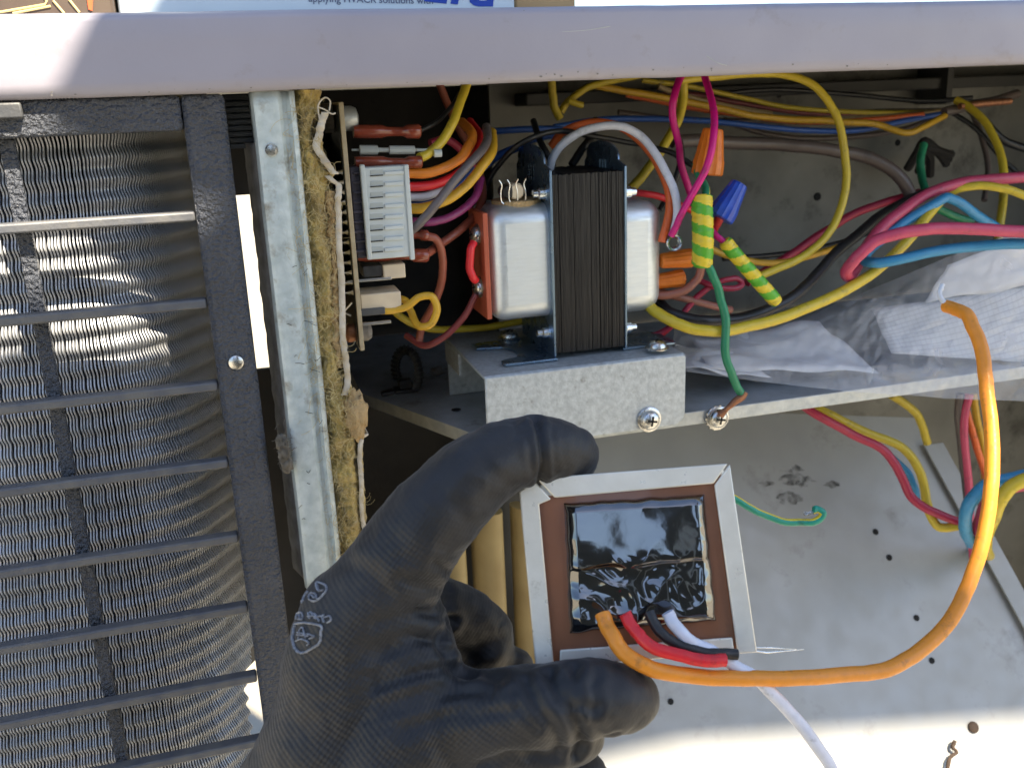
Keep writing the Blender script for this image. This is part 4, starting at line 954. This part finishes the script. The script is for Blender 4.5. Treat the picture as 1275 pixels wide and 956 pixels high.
for k_ in range(5):
    text_mb('lll llll ll', 3.6 * PXM(A(120, 5, YC)), A(116 + k_ * 4.2, -12, YC - .0043), math.radians(-78), tl)
tl.build('small_print', M['paper'], dk, smooth=False)
tc_ = MB().box((A(644, 3, YC)[0], YC + .003, ZT), (A(720, 3, YC)[0], YC + .08, ZT + .05)).build('cardboard_box', M['card'], bevel=.001)
tag(tc_, 'plain tan cardboard box beside the white carton on the rail', 'carton')

# ================================================================== HELD TRANSFORMER
HC = [(645, 597, .2895), (909, 577, .2895), (943, 812, .2855), (667, 832, .2855)]
hq = [AD(*c_) for c_ in HC]
hn = np.cross(hq[1] - hq[0], hq[3] - hq[0]); hn /= np.linalg.norm(hn)
if hn[1] < 0: hn = -hn           # away from the viewer
def H(u, v, w=0.):
    return (hq[0] * (1 - u) + hq[1] * u) * (1 - v) + (hq[3] * (1 - u) + hq[2] * u) * v + hn * w
ht = thing('held_transformer', 'old transformer held in the glove showing brown board and black taped back', 'transformer', H(.5, 1, .015))
wd = .088; gp = .004
def strip(poly, name='frame_strip', th=.0012, w0=0.): return MB().prism([H(u_, v_, w0) for u_, v_ in poly], hn * th).build(name, M['frame'], ht, bevel=.0004)
strip([(.085, 0), (1 - .01, 0), (1 - wd, .100), (wd + .075, .112)])
strip([(0, .065), (.075, .012), (wd + .058, .118), (wd, .14), (wd - .005, 1), (0, 1)])
strip([(1, .004), (1, 1), (1 - wd, 1), (1 - wd + .002, .108)])
strip([(wd + .030, .915), (1 - wd - .012, .915), (1 - wd - .012, .998), (wd + .02, .998)], w0=.0004)
strip([(.10, .02), (.9, .02), (.9, .1), (.1, .1)], 'miter_tab', .0006, .0013)
MB().hexa([H(.02, .02, .0034), H(.98, .02, .0034), H(.98, .985, .0034), H(.02, .985, .0034)], [H(.02, .02, .026), H(.98, .02, .026), H(.98, .985, .026), H(.02, .985, .026)]).build('case', M['frame'], ht, bevel=.001)
MB().hexa([H(.05, .05, .0021), H(.955, .05, .0021), H(.955, .985, .0021), H(.05, .985, .0021)], [H(.05, .05, .0032), H(.955, .05, .0032), H(.955, .985, .0032), H(.05, .985, .0032)]).build('insulating_board', M['phenolic'], ht)
# black vinyl tape: wrinkled wrap over the winding
TC = [(.205, .145), (.865, .155), (.842, .825), (.170, .835)]
def tapef(u, v):
    uu = (TC[0][0] * (1 - u) + TC[1][0] * u) * (1 - v) + (TC[3][0] * (1 - u) + TC[2][0] * u) * v
    vv = (TC[0][1] * (1 - u) + TC[1][1] * u) * (1 - v) + (TC[3][1] * (1 - u) + TC[2][1] * u) * v
    e = min(u, 1 - u) * 14; e2 = min(v, 1 - v) * 14
    hgt = .0040 * min(1, max(0, e)) ** .5 * min(1, max(0, e2)) ** .5
    edge = (1 - min(1, e)) + (1 - min(1, e2))
    uu += .006 * nz(v * 9, u * 3, 2.) * min(1, edge); vv += .007 * nz(u * 9, v * 3, 5.) * min(1, edge)
    seam = .0011 / (1 + math.exp(-(v - .50 - .02 * nz(u * 5, 1.)) * 120))
    wr = .0
    lo = 1 / (1 + math.exp(-(v - .46) * 40))
    amp = .05 + lo * (.55 + .9 * math.exp(-((u - .45) / .28) ** 2)) + .6 * math.exp(-((v - .96) / .05) ** 2) + .5 * math.exp(-((u - .96) / .04) ** 2) + .3 * math.exp(-((v - .03) / .03) ** 2) + .3 * math.exp(-((u - .03) / .03) ** 2)
    wr = amp * (.00048 * (1 - abs(nz(u * 3.4 + v * 2.6, v * 4.2 - u * 2.2, 1.)) * 3) + .00012 * (1 - abs(nz(u * 8 - v * 4, v * 9, 4.)) * 3))
    wr += .0005 * nz(u * 2.2, v * 2.6, 7.)
    return H(uu, vv, .0019 - hgt - wr * min(1, e + .2) * min(1, e2 + .3) + seam * min(1, e) * min(1, e2))
MB().grid(tapef, 150, 150).build('tape_wrap', M['tape'], ht, fix=False, angle=180)
p = AD(940, 809, .287)
sk = MB().tube([AD(930, 809, .289), AD(955, 812, .291), AD(1001, 808, .300)], [.0003, .0003, .0001], 6)
sk.tube([AD(930, 806, .289), AD(960, 806, .291), AD(992, 808, .298)], [.0003, .0002, .0001], 6)
sk.build('bare_strand', M['screw'], ht)
W('fat orange lead hanging from the held transformer up to its cut end', 'bigorange', [(752, 764, .2805), (757, 782, .2785), (768, 803, .276), (792, 823, .2745), (835, 837, .275), (900, 843, .278), (980, 843, .282), (1070, 838, .288), (1120, 826, .292), (1168, 790, .298), (1205, 735, .303), (1226, 660, .308), (1235, 580, .313), (1230, 500, .32), (1222, 440, .326), (1210, 402, .332), (1196, 388, .338), (1178, 383, .346)], 9.3, D=True, seg=14)
W('red cut lead on the held transformer', 'brightred', [(778, 763, .2805), (786, 779, .2785), (802, 797, .276), (830, 812, .275), (866, 820, .275), (904, 822, .276)], 8.2, D=True, seg=12)
W('black cut lead between the red and white leads of the held transformer', 'black', [(808, 762, .281), (816, 778, .2795), (832, 795, .278), (858, 807, .2775), (890, 814, .278), (918, 814, .279)], 7, D=True, seg=12)
W('long white lead of the held transformer crossing the divider panel', 'lilac', [(831, 762, .281), (840, 778, .2795), (856, 795, .2785), (880, 808, .2795), (905, 822, .2805), (938, 842, .281), (970, 872, .283), (1000, 906, .285), (1026, 942, .287), (1050, 985, .29)], 8, D=True, seg=12)
gw2 = W('green earth lead with a stripped hooked end beside the held transformer', 'teal', [(895, 612, .302), (918, 622, .303), (945, 638, .305), (975, 649, .307), (1003, 650, .308), (1019, 647, .308), (1024, 639, .308), (1018, 634, .308), (1013, 635, .308)], 4.6, D=True, stripe=(7, 8))
sb_ = MB()
for k in range(6):
    sb_.tube([AD(1015, 636 + k * .8, .308), AD(1010, 638 + random.gauss(0, 1.5), .3078), AD(1003 + random.gauss(0, 2), 640 + random.gauss(0, 2), .3075)], .0002, 4)
sb_.build('bare_strands', M['screw'], gw2)
wt = MB().tube(spline([AD(*q) for q in ((1184, 384, .343), (1176, 377, .345), (1170, 366, .346), (1174, 354, .347))], 6), [.0009 + .0004 * nz(i * 1.1) for i in range(19)], 7)
o = [x for x in bpy.data.objects if x.get('label', '').startswith('fat orange lead')][0]
wt.build('frayed_end', M['paper'], o, fix=False)

# ================================================================== GLOVED HAND
hand = thing('gloved_hand', 'hand in a black knitted work glove pinching the old transformer', 'glove', AD(430, 1000, .30))
chains = [
    # index: from the knuckle, arching over to the tip on the upper strip
    [(444, 776, .288, 72), (482, 722, .285, 64), (522, 664, .283, 59), (566, 614, .283, 54), (610, 578, .286, 49), (648, 562, .290, 44), (684, 559, .294, 41), (708, 564, .297, 36), (716, 568, .299, 32)],
    # thumb
    [(520, 900, .288, 66), (600, 893, .281, 58), (660, 880, .277, 52), (712, 870, .276, 48), (750, 868, .277, 47), (776, 870, .279, 43), (784, 871, .280, 38)],
    # ball of the thumb
    [(560, 940, .288, 70), (640, 925, .285, 55), (700, 915, .284, 42), (716, 912, .284, 38)],
    [(600, 985, .29, 70), (720, 975, .294, 42)],
    # back of the hand
    [(442, 772, .288, 72), (432, 830, .290, 82), (430, 890, .292, 88), (415, 950, .295, 100), (370, 1030, .305, 100), (310, 1120, .315, 95), (250, 1220, .33, 92)],
    [(482, 740, .288, 58), (500, 800, .289, 62), (510, 860, .288, 75), (500, 930, .290, 100), (450, 1010, .298, 110)],
    [(452, 772, .296, 60), (430, 860, .305, 80), (420, 940, .31, 90)],
    # curled fingers behind
    [(470, 760, .305, 56), (530, 755, .314, 44), (582, 770, .320, 37), (610, 790, .323, 30), (612, 812, .320, 26)],
    [(470, 820, .312, 56), (540, 812, .322, 40), (600, 822, .327, 34), (640, 828, .326, 24)],
    [(520, 850, .318, 50), (600, 850, .328, 36)],
]
bm = bmesh.new()
for ch in chains:
    P = spline([np.array([*AD(a_, b_, z_), r_ * z_ / F]) for a_, b_, z_, r_ in ch], 7)
    for q in P:
        bmesh.ops.create_icosphere(bm, subdivisions=3, radius=max(q[3], .003), matrix=Matrix.Translation(Vector(q[:3])))
me = bpy.data.meshes.new('g'); bm.to_mesh(me); bm.free()
ob = bpy.data.objects.new('g', me); COL.objects.link(ob)
q = ob.modifiers.new('r', 'REMESH'); q.mode = 'VOXEL'; q.voxel_size = .0010
q = ob.modifiers.new('s', 'SMOOTH'); q.factor = .5; q.iterations = 14
dg = bpy.context.evaluated_depsgraph_get()
gm = bpy.data.meshes.new_from_object(ob.evaluated_get(dg)); bpy.data.objects.remove(ob)
def bvh_of(mesh):
    return BVHTree.FromPolygons([v.co for v in mesh.vertices], [list(p_.vertices) for p_ in mesh.polygons])
def cast(bv, px, py):
    r_ = Vector(ray(px, py)).normalized(); hit = bv.ray_cast(Vector(CAM), r_)
    return (np.array(hit[0]), np.array(hit[1])) if hit[0] is not None else None
bv = bvh_of(gm)
nv = len(gm.vertices); co = np.empty(nv * 3); gm.vertices.foreach_get('co', co); co = co.reshape(-1, 3)
no = np.empty(nv * 3); gm.vertices.foreach_get('normal', no) if hasattr(gm.vertices[0], 'normal') else None; no = no.reshape(-1, 3)
disp = np.zeros(nv)
# folds: polyline in the photograph, depth (mm, + = groove), half width (mm)
folds = [([(668, 522), (673, 548), (676, 580), (672, 600)], 1.7, 1.3), ([(640, 520), (646, 540)], .5, 1.5),
         ([(684, 838), (694, 862), (712, 888), (722, 918), (716, 940)], 1.8, 1.6), ([(716, 830), (712, 850), (722, 872), (738, 886)], 1.0, 1.4), ([(744, 836), (738, 856), (744, 878)], .6, 1.3),
         ([(655, 850), (668, 880), (690, 910), (694, 940)], .9, 1.6), ([(560, 772), (548, 800), (560, 826), (585, 842)], 1.3, 1.8),
         ([(470, 850), (520, 838), (575, 836), (620, 846)], .8, 1.8), ([(480, 880), (540, 862), (610, 862)], .7, 1.6), ([(500, 912), (570, 890), (640, 885)], .6, 1.6),
         ([(455, 810), (500, 800), (545, 790)], .6, 2.0), ([(470, 775), (510, 762), (555, 752)], .7, 1.8), ([(500, 720), (530, 730), (558, 735)], .8, 1.6),
         ([(430, 700), (460, 712), (480, 735)], .5, 2.2), ([(600, 950), (640, 938), (680, 940)], .9, 1.8), ([(545, 610), (575, 640), (600, 662)], .45, 2.0), ([(590, 560), (615, 590), (640, 610)], .35, 2.0),
         ([(655, 530), (660, 560), (664, 595)], .6, 1.0), ([(685, 535), (688, 560), (690, 585)], .5, 1.0), ([(520, 760), (545, 768), (566, 770)], .9, 1.2), ([(505, 790), (535, 798), (560, 812)], .8, 1.2), ([(540, 700), (560, 712), (575, 716)], .8, 1.2), ([(700, 845), (706, 862), (716, 880)], .9, 1.0), ([(640, 862), (650, 884), (668, 906)], .7, 1.1), ([(735, 900), (752, 915), (768, 912)], .6, 1.1)]
for pts, dm, hw in folds:
    line = [cast(bv, x_, y_) for x_, y_, _ in spline([(a_, b_, 0) for a_, b_ in pts], 8)]
    line = [l_[0] for l_ in line if l_ is not None]
    if not line: continue
    dd = np.min(np.stack([np.linalg.norm(co - l_, axis=1) for l_ in line]), axis=0)
    w_ = hw * .001
    disp -= dm * .001 * (np.exp(-(dd / w_) ** 2) - .45 * np.exp(-((dd - 2.2 * w_) / (1.2 * w_)) ** 2))
low = np.array([nz(*(c_ * 90)) * .0008 + nz(*(c_ * 240)) * .0003 - max(0, .2 - abs(nz(*(c_ * 130 + 5.)))) * .0009 for c_ in co])
# soft drag wrinkles running from the web to the wrist
sxp = ((co - CAM) @ np.array(right)); syp = ((co - CAM) @ np.array(down)); szp = ((co - CAM) @ np.array(fwd))
gpx = PC[0] + F * sxp / szp; gpy = PC[1] + F * syp / szp
wv = np.exp(-(((gpx - 520) / 110) ** 2 + ((gpy - 850) / 60) ** 2)) * np.sin((gpy + .28 * gpx) * .33 + 2.2 * np.array([nz(a_ * .012, b_ * .012) for a_, b_ in zip(gpx, gpy)])) * .00025
co2 = co + no * (disp + low + wv)[:, None]
gm.vertices.foreach_set('co', (co2 - ORG[hand]).ravel()); gm.update()
for q in range(0): pass
# weave coordinates: rows follow the back of the hand, turning onto the index finger
uvl = gm.uv_layers.new(name='weave')
li = np.empty(len(gm.loops), int); gm.loops.foreach_get('vertex_index', li)
ang_ = math.radians(35)
uu = sxp * math.cos(ang_) + syp * math.sin(ang_) + .3 * szp; vv = -sxp * math.sin(ang_) + syp * math.cos(ang_) + .3 * szp
uvl.data.foreach_set('uv', np.stack([uu[li], vv[li]], 1).ravel())
kn = gm.attributes.new('knit', 'FLOAT', 'POINT')
def blob(cx, cy, rx, ry): return np.exp(-(((gpx - cx) / rx) ** 2 + ((gpy - cy) / ry) ** 2))
kv = .12 + 1.0 * blob(430, 880, 150, 120) + .6 * blob(495, 705, 55, 60) + .7 * blob(600, 900, 90, 50) - .4 * blob(690, 860, 120, 60)
kn.data.foreach_set('value', np.clip(kv, .05, 1.0))
gm.materials.append(M['glove']); gm.shade_smooth()
go = bpy.data.objects.new('glove', gm); COL.objects.link(go); go.parent = hand; ORG[go] = ORG[hand]
# worn printed emblem on the back of the glove
tmp = gm.copy(); tmp.vertices.foreach_set('co', co2.ravel()); bv = bvh_of(tmp); bpy.data.meshes.remove(tmp)
def decal(lines, r, name):
    b = MB()
    for pts in lines:
        S_ = spline([(x_, y_, 0) for x_, y_ in pts], 8); run = []
        for x_, y_, _ in S_:
            hgt = cast(bv, x_ + .7 * nz(x_ * .9, y_ * .9), y_ + .7 * nz(y_ * .8, x_ * .8, 3.))
            if hgt is None: continue
            run.append(hgt[0] - Vector(ray(x_, y_)).normalized() * .00002 + hgt[1] * .00005)
        if len(run) > 2:
            b.tube(run, [max(.25, 1 + .5 * nz(i * .8, len(run))) * r * .29 / F for i in range(len(run))], 6, squash=.5)
    if b.v: b.build(name, M['print'], go, fix=False)
def ts(pts): return [(340 + x_ * .1361, 700 + y_ * .1361) for x_, y_ in pts]
decal([ts([(210, 560), (300, 552), (440, 580), (440, 640), (430, 730), (350, 790), (270, 825), (210, 790), (185, 700), (195, 620), (210, 560)])], 3.0, 'printed_shield')
decal([ts([(235, 690), (250, 610), (275, 600), (300, 690)]), ts([(220, 660), (330, 670)]), ts([(310, 650), (380, 675), (330, 700)]), ts([(210, 720), (260, 700), (330, 730), (310, 760)]), ts([(225, 640), (290, 650)])], 2.0, 'printed_letters')
decal([ts([(215, 520), (225, 470), (265, 460), (270, 515), (230, 520)]), ts([(245, 470), (248, 520)]), ts([(325, 460), (340, 510)]), ts([(345, 450), (395, 510)]), ts([(380, 465), (430, 540)]), ts([(400, 500), (470, 480)]), ts([(445, 485), (470, 545)]), ts([(470, 500), (520, 490), (530, 530), (490, 550)]), ts([(320, 490), (400, 490)])], 2.2, 'printed_text')
decal([ts([(405, 180), (450, 190), (490, 215), (490, 260), (450, 310), (400, 350), (350, 350), (330, 320), (350, 280), (390, 290), (400, 330)]), ts([(400, 190), (410, 240), (430, 260), (470, 250)]), ts([(350, 290), (385, 325)]), ts([(270, 370), (290, 310), (320, 270)])], 2.4, 'printed_ring')
